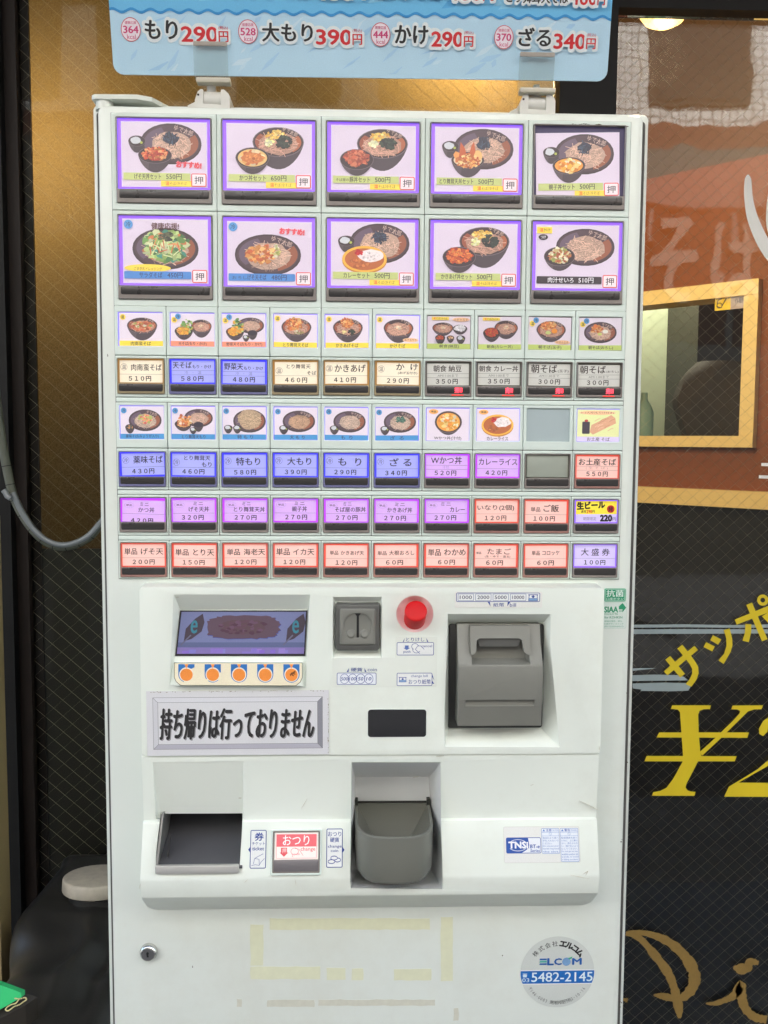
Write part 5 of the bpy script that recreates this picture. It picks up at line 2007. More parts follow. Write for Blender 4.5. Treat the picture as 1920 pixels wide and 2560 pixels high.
tag(bo, 'pale blue menu board with wave line and red noodle prices, clipped above machine', 'menu board')
roll = math.degrees(math.atan2(pr_[2] - pl_[2], pr_[0] - pl_[0]))
up_ = Vector((0, math.sin(LEAN), math.cos(LEAN)))
bo.location = Vector(((pl_[0] + pr_[0]) / 2, .012, (pl_[2] + pr_[2]) / 2)) + up_ * BH / 2
bo.rotation_euler = (-LEAN, R(-roll), 0)

ACR = bpy.data.materials.new('clear_acrylic')
ACR.use_nodes = True
n_, l_ = ACR.node_tree.nodes, ACR.node_tree.links
n_.clear()
out = n_.new('ShaderNodeOutputMaterial')
tr = n_.new('ShaderNodeBsdfTransparent')
tr.inputs[0].default_value = (.95, .96, .95, 1)
gl = n_.new('ShaderNodeBsdfGlossy')
gl.inputs['Roughness'].default_value = .15
df = n_.new('ShaderNodeBsdfDiffuse')
df.inputs[0].default_value = (.6, .6, .56, 1)
mx1, mx2 = n_.new('ShaderNodeMixShader'), n_.new('ShaderNodeMixShader')
fz = n_.new('ShaderNodeFresnel')
fz.inputs['IOR'].default_value = 1.25
mx1.inputs[0].default_value = .05
l_.new(tr.outputs[0], mx1.inputs[1])
l_.new(df.outputs[0], mx1.inputs[2])
mx2.inputs[0].default_value = .03
l_.new(mx1.outputs[0], mx2.inputs[1])
l_.new(gl.outputs[0], mx2.inputs[2])
l_.new(mx2.outputs[0], out.inputs[0])
CLIPW = mat('clip_white_plastic', S(214, 213, 206), .35, var=.03, scale=60)
CLIPTXT = ('white clamp stand with clear jaw under the red price of the first menu entry', 'white clamp stand with clear jaw under the last menu entry, before the dark mullion')
for k, (bx0, by0, bx1, by1, px0, py0, px1, py1, s0) in enumerate(((481, 226, 576, 268, 481, 109, 568, 198, 523), (1291, 236, 1386, 284, 1301, 120, 1388, 208, 1339))):
    YC = .016
    x0, z1 = F(bx0, by0, YC)
    x1, z0 = F(bx1, by1, YC)
    z0 = 1.7014
    ct = empty('sign_clip', ((x0 + x1) / 2, YC + .01, z0))
    tag(ct, CLIPTXT[k], 'sign clip', 'clamp stands on top of the machine')
    w = x1 - x0
    h = z1 - z0
    m = MB()
    prof = [(x0 + .004, z0), (x0 + .003, z0 + h * .5), (x0 + .006, z0 + h * .88), (x0 + .009, z1), (x0 + .34 * w - .002, z1), (x0 + .30 * w, z1 - .0015), (x0 + .30 * w, z0 + h * .34), (x0 + .76 * w, z0 + h * .30), (x0 + .76 * w, z1 - .0015), (x0 + .78 * w, z1), (x1 - .006, z1), (x1 - .0015, z1 - .004), (x1, z0 + h * .7), (x1, z0)]
    m.prism(prof, YC - .004, YC + .030)
    m.build('clamp_base', CLIPW, ct)
    m = MB()
    m.cyl((x0 + .305 * w, YC + .006, z0 + h * .62), (x0 + .755 * w, YC + .006, z0 + h * .60), .0092, n=28)
    m.build('hinge_roller', CLIPW, ct)
    m = MB()
    m.cyl((x0 + .17 * w, YC - .0036, z0 + h * .74), (x0 + .17 * w, YC - .0046, z0 + h * .74), .0011, n=12)
    m.build('pin_hole', DARK, ct)
    m = MB()
    m.prism([(x0 - .006, z0 + .008), (x0 + .002, z0 + .012), (x0 + .004, z0 + .001), (x0 - .004, z0 + .0005)], YC + .004, YC + .024)
    m.build('squeeze_tab', CLIPW, ct)
    sx_, sz = F(s0 + 4, by0 + 3, YC)
    stz = F(s0, py1 + 4, YC)[1]
    m = MB()
    m.cyl((sx_, YC + .006, z0 + h * .62), (sx_, YC + .004, stz + .001), .005, n=18, prof=[(0, .0052), (.55, .0050), (.56, .0048), (.86, .0047), (.87, .0036), (1, .0036)])
    m.build('stem', CLIPW, ct)
    # clear jaw: two leaves holding the board between them
    jx0, jz1 = F(px0, py0, .0)
    jx1, jz0 = F(px1, py1, .0)
    for yy, nm in ((.0085, 'clear_jaw'), (.0160, 'clear_jaw')):
        m = MB()
        m.slab(jx0, jx1, -.0045, (jz1 - jz0) - .003, 0, .0012, .002, .0003)
        o = pyd(nm, m.v, m.f, ACR, ct, (0, yy, pl_[2] + (0 if k == 0 else -.004)))
        o.rotation_euler = (-LEAN, 0, 0)
    m = MB()
    zt2 = (jz1 - jz0) - .003
    m.slab(jx0 + .0004, jx1 - .0004, zt2 - .0045, zt2 - .0002, -.0004, .0008, .001, .0002)
    o = pyd('jaw_grip_strip', m.v, m.f, mat('frosted_strip', S(168, 160, 150), .5, var=.15, scale=200), ct, (0, .0082 - math.sin(-LEAN) * 0, pl_[2] + (0 if k == 0 else -.004)))
    o.rotation_euler = (-LEAN, 0, 0)
    m = MB()
    zz = pl_[2] + (0 if k == 0 else -.004)
    m.slab(jx0 + .002, jx1 + .002, zz - .0075, zz - .0025, .0075, .0185, .001, .0006)
    m.build('jaw_bar', mat('jaw_bar_plastic', S(190, 184, 166), .3, coat=.3), ct)

# ================================================================== the shop front behind
YG = .50
FRAME = mat('black_aluminium', S(15, 15, 14), .5, spec=.3, metal=.0, var=.2, scale=8)
BROWNF = mat('dark_brown_frame', S(30, 22, 17), .5, spec=.3, var=.15, scale=8)


def glassmat(name, refl_ior, tint):
    g = bpy.data.materials.new(name)
    g.use_nodes = True
    n, l = g.node_tree.nodes, g.node_tree.links
    n.clear()
    out = n.new('ShaderNodeOutputMaterial')
    t = n.new('ShaderNodeBsdfTransparent')
    t.inputs[0].default_value = (*tint, 1)
    gl = n.new('ShaderNodeBsdfGlossy')
    gl.inputs['Roughness'].default_value = .012
    mx = n.new('ShaderNodeMixShader')
    fr = n.new('ShaderNodeFresnel')
    fr.inputs['IOR'].default_value = refl_ior
    tc = n.new('ShaderNodeTexCoord')
    no = n.new('ShaderNodeTexNoise')
    no.inputs['Scale'].default_value = 7
    no.inputs['Detail'].default_value = 2
    bp = n.new('ShaderNodeBump')
    bp.inputs['Strength'].default_value = .05
    bp.inputs['Distance'].default_value = .01
    l.new(tc.outputs['Object'], no.inputs['Vector'])
    l.new(no.outputs[0], bp.inputs['Height'])
    l.new(bp.outputs[0], gl.inputs['Normal'])
    l.new(fr.outputs[0], mx.inputs[0])
    l.new(t.outputs[0], mx.inputs[1])
    l.new(gl.outputs[0], mx.inputs[2])
    l.new(mx.outputs[0], out.inputs[0])
    return g


GLASS = glassmat('window_glass', 1.46, (.92, .93, .90))
WIRE = mat('mesh_wire', S(164, 158, 136), .4, metal=.2)


def wire_mesh(x0, x1, z0, z1, y, sx, sz, ra, rb):
    m = MB()
    for sgn, r in ((1, rb), (-1, ra)):  # thickness per direction stands in for how light catches the wires
        k0 = int((min(x0, x0) - 2) / sx)
        sl = sz / sx
        k = 0
        c0 = z0 - (sl * (x1 - x0) if sgn == 1 else 0)
        n = int((z1 - z0 + sl * (x1 - x0)) / (sz * 1)) + 2
        for k in range(n):
            b = c0 + k * sz * 1.0           # z at x0
            ptsl = []
            for X in (x0, x1):
                ptsl.append((X, b + sgn * sl * (X - x0)))
            # clip to z range
            (xa, za), (xb, zb) = ptsl
            t0, t1 = 0.0, 1.0
            dz = zb - za
            lo, hi = (z0 - za) / dz, (z1 - za) / dz
            if lo > hi:
                lo, hi = hi, lo
            t0, t1 = max(0, lo), min(1, hi)
            if t1 - t0 < .001:
                continue
            p = Vector((xa + (xb - xa) * t0, y + sgn * r * .5, za + dz * t0))
            q_ = Vector((xa + (xb - xa) * t1, y + sgn * r * .5, za + dz * t1))
            d = (q_ - p).normalized()
            nn = Vector((-d.z, 0, d.x)) * r
            m.add([p + nn, p - nn, q_ - nn, q_ + nn, p + nn + Vector((0, r, 0)), p - nn + Vector((0, r, 0)), q_ - nn + Vector((0, r, 0)), q_ + nn + Vector((0, r, 0))],
                  [(0, 1, 2, 3), (4, 7, 6, 5), (0, 3, 7, 4), (1, 5, 6, 2)])
    return m


ZB_, ZT_ = .10, F(1700, 49, .51)[1]
wl = empty('shop_window', (-.12, YG, ZB_))
tag(wl, 'wired glass window with a gold brown film behind the machine', 'window', 'wired glass windows of the shop front')
m = MB()
m.box(-.541, .298, YG, YG + .006, ZB_, ZT_ + .3)
m.build('glass_pane', glassmat('dull_window_glass', 1.15, (.92, .93, .90)), wl, 0)
wire_mesh(-.541, .298, 0.30, ZT_ + .2, YG + .003, .0300, .0268, .00019, .00007).build('wire_mesh', WIRE, wl, 0)
wr = empty('shop_window', (.9, YG, ZB_))
tag(wr, 'wired glass window with yellow price lettering beside the machine', 'window', 'wired glass windows of the shop front')
m = MB()
m.box(.387, 1.45, YG, YG + .006, ZB_, ZT_)
m.build('glass_pane', GLASS, wr, 0)
wire_mesh(.387, 1.0, 0.25, ZT_, YG + .003, .0235, .0215, .00013, .00019).build('wire_mesh', WIRE, wr, 0)

# frame of the shop front: jamb, mullion, head
m = MB()
m.box(-.560, -.541, YG - .012, YG + .0062, ZB_, 2.6)
m.box(-.560, -.527, YG + .0066, YG + .0115, ZB_, 2.6)  # dark strip added behind the glass to stop lamp light past the film
struct(m.build('window_jamb_and_light_stop', BROWNF))
m = MB()
m.box(-1.6, -.5605, YG - .03, YG + .05, 0, 2.6)
struct(m.build('entrance_pillar', FRAME))
m = MB()
m.box(.298, .387, YG - .03, YG + .06, ZB_, ZT_ + .5)
struct(m.build('window_mullion', FRAME))
m = MB()
m.box(.3875, 1.6, YG - .025, YG + .010, ZT_ + .0005, 2.6)
struct(m.build('window_lintel', FRAME))
m = MB()
m.box(-1.6, 1.9, YG - .02, YG + .08, 0, ZB_ - .001)
struct(m.build('window_sill', FRAME))

# film on the inner side of the left window
FILM = bpy.data.materials.new('gold_brown_film')
FILM.use_nodes = True
n_, l_ = FILM.node_tree.nodes, FILM.node_tree.links
n_.clear()
out = n_.new('ShaderNodeOutputMaterial')
d1, t1 = n_.new('ShaderNodeBsdfDiffuse'), n_.new('ShaderNodeBsdfTranslucent')
no = n_.new('ShaderNodeTexNoise')
no.inputs['Scale'].default_value = 420
no.inputs['Detail'].default_value = 5
tc = n_.new('ShaderNodeTexCoord')
l_.new(tc.outputs['Object'], no.inputs['Vector'])
rp = n_.new('ShaderNodeValToRGB')
rp.color_ramp.elements[0].position = .35
rp.color_ramp.elements[1].position = .68
rp.color_ramp.elements[0].color = (.22, .178, .118, 1)
rp.color_ramp.elements[1].color = (.38, .318, .215, 1)
l_.new(no.outputs[0], rp.inputs[0])
l_.new(rp.outputs[0], t1.inputs[0])
d1.inputs[0].default_value = (.085, .070, .045, 1)
mx = n_.new('ShaderNodeMixShader')
mx.inputs[0].default_value = .6
l_.new(d1.outputs[0], mx.inputs[1])
l_.new(t1.outputs[0], mx.inputs[2])
l_.new(mx.outputs[0], out.inputs[0])
m = MB()
m.box(-.533, .297, YG + .0120, YG + .0128, 1.182, 2.3)
m.build('frosted_film', FILM, wl, 0)
m = MB()
m.box(-.533, .297, YG + .0120, YG + .0135, ZB_, 1.180)
m.build('dark_film', mat('dark_film', S(34, 32, 27), .55, var=.2, scale=60), wl, 0)

# kick panel behind the right window, with gold brush letters
m = MB()
kz1 = F(1700, 2206, YG + .02)[1]
m.box(.39, 1.45, YG + .02, YG + .0208, ZB_, kz1)
kick = m.build('kick_panel', mat('navy_board', S(15, 17, 28), .6, spec=.2, var=.2, scale=10), wr)

YD = YG - .0004
DEC = {}


def stroke_poly(pts, widths):
    """brush stroke outline from centre points and widths (photo pixels)"""
    L, Rr = [], []
    for i, (x, y) in enumerate(pts):
        a, b = pts[max(i - 1, 0)], pts[min(i + 1, len(pts) - 1)]
        dx, dy = b[0] - a[0], b[1] - a[1]
        q = math.hypot(dx, dy) or 1
        wv_ = widths[i] / 2
        L.append((x - dy / q * wv_, y + dx / q * wv_))
        Rr.append((x + dy / q * wv_, y - dx / q * wv_))
    return L, Rr


def spline(pts, n=10):
    out = []
    for i in range(len(pts) - 1):
        p0, p1, p2, p3 = pts[max(i - 1, 0)], pts[i], pts[i + 1], pts[min(i + 2, len(pts) - 1)]
        for k in range(n):
            t = k / n
            out.append(tuple(.5 * (2 * b + (c_ - a) * t + (2 * a - 5 * b + 4 * c_ - d) * t * t + (-a + 3 * b - 3 * c_ + d) * t ** 3) for a, b, c_, d in zip(p0, p1, p2, p3)))
    out.append(tuple(pts[-1]))
    return out


def strokes_mesh(name, lst, material, parent, Y, rough=0.0, seed=1, thick=.0003):
    rnd = random.Random(seed)
    m = MB()
    for si, st in enumerate(lst):
        s = spline(st, 8)
        pts_ = [(p[0], p[1]) for p in s]
        wd = [p[2] * (1 + rnd.uniform(-rough, rough)) for p in s]
        L, Rr = stroke_poly(pts_, wd)
        yy = Y - si * .00006
        for i in range(len(L) - 1):
            q_ = [L[i], L[i + 1], Rr[i + 1], Rr[i]]
            v = [P3(a, b, yy) for a, b in q_] + [P3(a, b, yy + thick) for a, b in q_]
            m.add(v, [(0, 1, 2, 3), (7, 6, 5, 4), (0, 4, 5, 1), (2, 6, 7, 3)])
    return m.build(name, material, parent, 0)


VINW = mat('white_vinyl', S(250, 250, 244), .4, var=.02)
VINY = mat('yellow_vinyl', S(232, 206, 40), .4, var=.02)
VING = mat('gold_brush_paint', S(150, 120, 62), .6, var=.25, scale=160)
REFL = mat('pale_grey_reflection', S(160, 174, 178), .5, var=.08, scale=40)  # tone of the road line reflections, painted on the pane

# white brush strokes of the shop name, cut by the picture's edge
strokes_mesh('white_brush_letter', [[(1870, 436, 2), (1870, 446, 15), (1870, 470, 20), (1872, 500, 22), (1880, 540, 27), (1895, 580, 30), (1915, 618, 32), (1940, 652, 32), (1975, 690, 28)],
                                    [(1925, 470, 4), (1921, 520, 10), (1924, 570, 14), (1940, 610, 12)]], VINW, wr, YD)
strokes_mesh('white_rules', [[(1903, 1161, 8), (1930, 1162, 8), (2010, 1164, 8)], [(1897, 1192, 8), (1930, 1193, 8), (2010, 1195, 8)]], VINW, wr, YD)


def zpoly(lst, ox=1520, oy=1450, s=3.6875):
    return [(ox + a / s, oy + b / s) for a, b in lst]


def poly_mesh(name, polys, material, parent, Y, thick=.0003):
    m = MB()
    for k, p in enumerate(polys):
        yy = Y - k * .00006
        m.prism([F(a, b, yy) for a, b in p], yy, yy + thick)
    return m.build(name, material, parent, 0)


yen = [
    [(592, 1155), (950, 1155), (940, 1190), (880, 1192), (845, 1206), (832, 1240), (836, 1400), (850, 1578), (860, 1622), (830, 1672), (760, 1810), (722, 1880), (716, 1915), (735, 1940), (770, 1950), (808, 1952), (797, 1990), (403, 1990), (418, 1955), (480, 1945), (540, 1915), (600, 1835), (690, 1672), (692, 1620), (676, 1400), (664, 1220), (645, 1196), (600, 1191), (578, 1190)],
    [(1150, 1157), (1430, 1155), (1415, 1192), (1350, 1193), (1290, 1212), (1240, 1262), (1040, 1460), (866, 1622), (850, 1582), (1000, 1446), (1160, 1290), (1212, 1232), (1218, 1208), (1195, 1194), (1136, 1193)],
    [(472, 1405), (1300, 1405), (1284, 1455), (447, 1452)],
    [(357, 1622), (1188, 1624), (1168, 1672), (336, 1672)],
]
two = [[(1115, 1905), (1240, 1830), (1380, 1745), (1480, 1660), (1560, 1560), (1600, 1450), (1590, 1370), (1540, 1310), (1490, 1300), (1480, 1340), (1470, 1400), (1430, 1440), (1395, 1420), (1392, 1370), (1430, 1300), (1500, 1250), (1600, 1230), (1720, 1270), (1780, 1370), (1760, 1480), (1660, 1600), (1500, 1700), (1340, 1790), (1205, 1868), (1500, 1870), (1660, 1870), (1700, 1830), (1740, 1830), (1690, 2000), (1070, 1998)]]
poly_mesh('yen_price', [zpoly(p) for p in yen + two], VINY, wr, YD)
sa_ = [[(528, 735), (575, 700), (710, 865), (665, 900)], [(638, 632), (686, 597), (760, 690), (712, 722)], [(513, 842), (797, 606), (830, 645), (548, 880)],
       [(712, 722), (760, 690), (800, 745), (832, 800), (836, 860), (815, 920), (768, 985), (716, 960), (752, 915), (776, 865), (776, 820), (755, 780)]]
tsu = [[(942, 555), (968, 508), (1045, 548), (1015, 598)], [(881, 618), (905, 573), (985, 612), (962, 660)], [(1068, 462), (1122, 446), (1145, 540), (1148, 600), (1130, 665), (1066, 776), (1018, 742), (1070, 680), (1092, 610), (1090, 540)]]
po = [[(1168, 365), (1475, 240), (1475, 300), (1187, 412)], [(1275, 230), (1328, 208), (1470, 545), (1420, 566)], [(1268, 405), (1322, 407), (1320, 480), (1298, 574), (1240, 560), (1262, 490)], [(1420, 335), (1475, 300), (1560, 400), (1520, 440)]]
ringp = [(1426 + 50 * math.cos(R(a)), 185 + 50 * math.sin(R(a))) for a in range(0, 360, 15)] + [(1431, 185)]
poly_mesh('beer_lettering', [zpoly(p) for p in sa_ + tsu + po], VINY, wr, YD - .0001)
m = MB()
ro = [F(*zpoly([(1426 + 52 * math.cos(R(a)), 185 + 52 * math.sin(R(a)))])[0], YD) for a in range(0, 360, 15)]
ri = [F(*zpoly([(1426 + 22 * math.cos(R(a)), 185 + 22 * math.sin(R(a)))])[0], YD) for a in range(0, 360, 15)]
m.rings([[(x, YD - .0002, z) for x, z in ro], [(x, YD - .0003, z) for x, z in ro], [(x, YD - .0003, z) for x, z in ri], [(x, YD - .0002, z) for x, z in ri]], (False, False))
m.build('letter_ring', VINY, wr, 0)
# reflected road lines, painted as pale bands on the glass
bands = [[(235, 412), (700, 408), (1160, 415), (1600, 408), (1600, 440), (1160, 440), (700, 436), (235, 440)], [(232, 455), (700, 452), (1600, 456), (1600, 492), (700, 496), (232, 498)],
         [(228, 815), (330, 812), (450, 812), (380, 822), (228, 838)], [(225, 878), (420, 872), (640, 876), (700, 892), (740, 925), (225, 932)],
         [(225, 955), (500, 946), (720, 950), (762, 985), (740, 1020), (560, 1026), (300, 1022), (310, 1010), (230, 1000)]]
poly_mesh('road_line_reflections', [zpoly(p) for p in bands], REFL, wr, YD + .0001, .0002)
# gold brush letters on the lower glass
zz = lambda a, b, w_: (1520 + a / 3.3525, 1900 + b / 3.3525, w_)
strokes_mesh('gold_brush_lettering', [[zz(150, 1452, 12), zz(260, 1490, 16), zz(380, 1620, 20), zz(500, 1780, 22), zz(560, 1930, 20), zz(592, 2080, 22), zz(600, 2165, 8)],
                                      [zz(170, 1448, 12), zz(330, 1455, 15), zz(500, 1520, 22), zz(640, 1640, 26), zz(720, 1780, 28), zz(715, 1890, 28), zz(650, 1975, 24), zz(590, 2000, 16)],
                                      [zz(382, 1970, 5), zz(450, 1978, 16), zz(540, 1995, 18), zz(620, 1990, 12)],
                                      [zz(1050, 1738, 8), zz(1110, 1750, 26), zz(1170, 1745, 20), zz(1190, 1690, 18), zz(1262, 1702, 10)],
                                      [zz(820, 2040, 4), zz(900, 2040, 12), zz(1010, 2000, 16), zz(1070, 1960, 20), zz(1110, 1890, 26), zz(1115, 1960, 26), zz(1150, 2080, 22), zz(1230, 2155, 20), zz(1330, 2175, 20)],
                                      [zz(120, 2005, 6), zz(165, 2015, 12)]], VING, wr, YD, .16, 4)

# ================================================================== inside the shop
WOOD = mat('pale_wood', S(234, 204, 142), .5, var=.08, scale=14, stretch=(1, 1, 8))
ORANGE = mat('orange_wall_paint', S(122, 60, 20), .6, var=.05, scale=10)
# a partition wall standing at 45 degrees
P0 = np.array([*P3(1750, 1118, 1.55)])
nW = np.array([-.7071, -.7071, 0.0])
tW = np.array([.7071, -.7071, 0.0])


def on_wall(px, py, back=0.0):
    d = ray(px, py)
    p = CAM_C + d * (np.dot(P0 - nW * back - CAM_C, nW) / np.dot(d, nW))
    return float(np.dot(p - P0, tW)), float(p[2])


pw_o = empty('partition_wall', (float(P0[0]), float(P0[1]), 0))
pw_o.rotation_euler = (0, 0, R(-45))
pw_o['kind'] = 'structure'


def wallpart(name, m, material, parent=pw_o, smooth=35):
    o = pyd(name, m.v, m.f, material, None, (0, 0, 0), smooth)
    o.parent = parent
    return o


sR, zT = on_wall(1897, 704)
sRb, zB = on_wall(1889, 1115)
sR = (sR + sRb) / 2
zT = on_wall(1870, 707)[1]
zB = on_wall(1870, 1115)[1]
sL = on_wall(1520, 1000)[0]
rz1 = on_wall(1750, 1222)[1]
rz0 = on_wall(1750, 1263)[1]
m = MB()
zO = on_wall(1750, 420)[1]
m.box(sL - .4, sR + 1.0, 0, .06, zT, zO)
m.box(sR, sR + 1.0, 0, .06, rz1, zT)
m.box(sL - .4, sL, 0, .06, rz1, zT)
m.box(sL, sR, 0, .06, rz1, zB)
wallpart('orange_panel', m, ORANGE)
m = MB()
m.box(sL - .4, sR + 1.0, .001, .061, zO, 2.6)
wallpart('brown_panel', m, mat('brown_panel_paint', S(78, 52, 28), .6, var=.1, scale=6))
fw = .036
m = MB()
m.box(sL - .01, sR + .006, -.028, .07, zT - fw, zT + .004)
m.box(sL - .01, sR + .006, -.028, .07, zB - .004, zB + fw * .75)
m.box(sR - fw * .9, sR + .006, -.026, .07, zB, zT)
wallpart('hatch_frame', m, WOOD)
m = MB()
m.box(sL - .5, sR + 1.0, -.03, .05, rz0, rz1)
wallpart('dado_rail', m, WOOD)
m = MB()
m.box(sL - .5, sR + 1.0, 0, .05, 0, rz0)
wallpart('black_panel', m, mat('black_dado', S(16, 16, 14), .7, spec=.2, var=.2))


def d_cam(c, w, h):
    c.rect(0, .45 * w, 0, h, S(236, 200, 30))
    c.line([(.06 * w, .2 * h), (.18 * w, .12 * h), (.30 * w, .5 * h), (.38 * w, .8 * h), (.22 * w, .6 * h), (.08 * w, .5 * h), (.06 * w, .2 * h)], .003, S(70, 60, 20))
    c.ring(.13 * w, .24 * h, .008, .008, .002, S(70, 60, 20))
    c.text('防犯カメラ', .48 * w, .99 * w, .62 * h, .92 * h, S(60, 50, 100), .01)
    c.text('作動中', .56 * w, .90 * w, .26 * h, .54 * h, S(60, 50, 100), .01)


s0, zt_ = on_wall(1793, 728)
s1, zb_ = on_wall(1880, 770)
c = Card(s1 - s0, zt_ - zb_, S(176, 160, 170))
d_cam(c, s1 - s0, zt_ - zb_)
o = c.build('camera_notice', PRINT, None, (s0, -.012, zb_))
o.parent = pw_o
m = MB()
m.box(sL, sR - .03, -.004, -.001, zB + fw * .7, zT - fw)

# kitchen seen through the hatch
m = MB()
m.box(-.2, 3.2, 3.0, 3.05, 0, 2.6)
struct(m.build('kitchen_wall', mat('kitchen_wall_paint', S(168, 178, 150), .6, var=.05, scale=5)))
# brown cloth
dd = ray(1790, 1000)
cl = []
YCL = 2.05
sil = [(1745, 905), (1712, 935), (1690, 970), (1678, 1005), (1684, 1040), (1698, 1085), (1706, 1130)]
m = MB()
rows_ = []
for px, py in spline([(a, b) for a, b in sil], 4):
    row = []
    for k in range(15):
        t = k / 14
        x, z = F(px + (2010 - px) * t, py + 10 * math.sin(t * 3) * (1 - t), YCL)
        row.append((x, YCL - .05 + .02 * math.sin(t * 17 + py * .01) - .10 * math.sin(math.pi * min(1, t * 2.2) / 2), z))
    rows_.append(row)
vs = [p for r_ in rows_ for p in r_]
fs = []
for a in range(len(rows_) - 1):
    for b in range(14):
        fs.append((a * 15 + b, a * 15 + b + 1, a * 15 + 16 + b, a * 15 + 15 + b))
nV = len(vs)
vs += [(p[0], p[1] + .05, p[2]) for p in vs]
fs += [tuple(i + nV for i in reversed(f)) for f in fs]
for a in range(len(rows_) - 1):
    i, j = a * 15, (a + 1) * 15
    fs.append((i, j, j + nV, i + nV))
for b in range(14):
    fs.append((b, b + 1, b + 1 + nV, b + nV))
cloth = pyd('hanging_cloth', vs, fs, mat('dark_brown_cloth', S(50, 42, 30), .85, var=.15, scale=20), None)
tag(cloth, 'dark brown hanging cloth bulging into the kitchen hatch', 'cloth')
m = MB()
x0, z1 = F(1738, 690, 2.6)
x1, z0 = F(2100, 1250, 2.6)
m.box(x0, x1, 2.55, 2.9, z0, z1)
cup_o = m.build('dark_cupboard', mat('dark_cupboard', S(40, 36, 30), .5, var=.2))
tag(cup_o, 'dark tall cupboard in the kitchen behind the hatch', 'cupboard')
bxx, bzz = F(1608, 1090, 1.95)
m = MB()
m.cyl((bxx, 1.95, bzz - .02), (bxx, 1.95, bzz + .14), .03, n=20, prof=[(0, .03), (.6, .031), (.75, .022), (.85, .011), (1, .010)])
bt = m.build('detergent_bottle', mat('teal_bottle', S(126, 160, 150), .5))
tag(bt, 'teal bottle with narrow neck standing inside the kitchen hatch', 'bottle')
m = MB()
m.box(bxx - .25, bxx + .06, 1.85, 2.05, bzz - .05, bzz - .021)
sh = m.build('kitchen_shelf', DARKMETAL)
tag(sh, 'dark metal shelf carrying the teal bottle', 'shelf')

# ceiling, floor and lamps of the shop
m = MB()
m.box(-1.6, 3.4, YG + .1, 4.0, 2.6, 2.7)
struct(m.build('shop_ceiling', mat('brown_ceiling', S(96, 82, 58), .7, var=.08, scale=4)))
m = MB()
m.box(-1.6, 3.4, YG + .1, 4.0, -.02, .0)
struct(m.build('shop_floor', mat('dark_shop_floor', S(58, 46, 32), .5, var=.2, scale=6)))
m = MB()
m.box(-1.6, -1.55, YG + .1, 4.0, 0, 2.6)
m.box(-1.6, 3.4, 4.0, 4.05, 0, 2.6)
m.box(3.4, 3.45, YG + .1, 4.0, 0, 2.6)
struct(m.build('shop_wall', mat('brown_shop_wall', S(92, 70, 46), .7, var=.08, scale=4)))

lx, lz = F(1660, 40, 1.12)


def lamp(name, label, loc, power, r=.05, color=(1, .72, .38), group='warm ceiling lamps inside the shop'):
    t = empty(name, loc)
    tag(t, label, 'lamp', group)
    m = MB()
    x, y, z = loc
    m.cyl((x, y, z + .02), (x, y, z + .07), r * 1.15, n=28)
    m.build('lamp_housing', FRAME, t)
    m = MB()
    m.cyl((x, y, z + .02), (x, y, z - r * .45), r, n=28, prof=[(0, r), (.35, r * .96), (.7, r * .75), (.92, r * .4), (1, r * .1)])
    m.build('lamp_globe', mat('warm_lamp_glass', (.20, .13, .06), .4, emit=(1, .58, .17), es=.5), t)
    ld = bpy.data.lights.new('lamp_light', 'POINT')
    ld.energy = power
    ld.color = color
    ld.shadow_soft_size = r
    lo = bpy.data.objects.new('lamp_light', ld)
    COL.objects.link(lo)
    lo.parent = t
    lo.location = (0, 0, -r * .45 - r * 1.2)
    return t


lamp('ceiling_lamp', 'warm round lamp glowing under the black lintel of the lettered window', (lx, 1.12, lz), 1.9, .056, (1, .82, .55))
fx, fz = F(1165, 120, YG + .13)
lamp('ceiling_lamp', 'warm lamp shining through the film beside the dark mullion', (fx, YG + .13, fz + .03), 8.5, .03, (1, .78, .44))
fx, fz = F(205, 480, YG + .24)
lamp('ceiling_lamp', 'warm lamp shining through the film beside the window jamb', (fx, YG + .21, fz + .05), 6.4, .03, (1, .78, .44))

kx_, kz_ = F(1640, 500, 2.7)
lamp('ceiling_lamp', 'kitchen lamp hidden above the hatch', (1.15, 2.6, 2.45), 11, .08, (1, .93, .78))
# ================================================================== beside the machine
# tan post
tp0 = F(3, 1400, .30)
m = MB()
m.box(tp0[0] - .06, F(3, 1400, .32)[0], .28, .32, 0, 1.25)
po_ = m.build('banner_post', mat('tan_post', S(150, 132, 92), .5, var=.1, scale=30, stretch=(1, 1, .1)))
tag(po_, 'tan flat post standing at the edge of the window', 'post')

# taped hose that sags and vanishes behind the machine
YH = .40
hp = [(-14, 960), (-4, 1040), (8, 1120), (20, 1185), (32, 1235), (52, 1280), (80, 1322), (112, 1352), (148, 1366), (185, 1362), (222, 1343), (252, 1310), (285, 1275), (320, 1240)]
pth = [Vector(P3(a, b, YH)) for a, b in spline(hp, 6)]
m = MB()
m.tube(pth, .0066, 14)
hose = m.build('taped_hose', mat('grey_green_tape', S(90, 94, 82), .42, var=.12, scale=90, coat=.2))
tag(hose, 'grey taped hose sagging from the window jamb to behind the machine', 'hose')
hose2 = [Vector(P3(a, b - 4, YH - .006)) for a, b in spline(hp[4:], 6)]
m = MB()
m.tube(hose2, .0042, 12)
m.build('pale_cable', mat('pale_blue_cable', S(120, 126, 130), .35, coat=.3), hose)
m = MB()
for k in range(16, len(pth) - 2, 5):
    p = pth[k]
    t = (pth[k + 1] - pth[k - 1]).normalized()
    m.cyl(p - t * .0006, p + t * .0006, .0069, n=14)
m.build('tape_band', DARK, hose)
ps = Vector(P3(14, 1232, YH - .012))
m = MB()
m.tube([ps + Vector((-.003, 0, .004)), ps, ps + Vector((.003, -.002, -.005)), ps + Vector((.008, -.002, -.008))], .0042, 12)
m.build('cable_end', mat('pale_blue_cable', S(120, 126, 130), .35, coat=.3), hose)

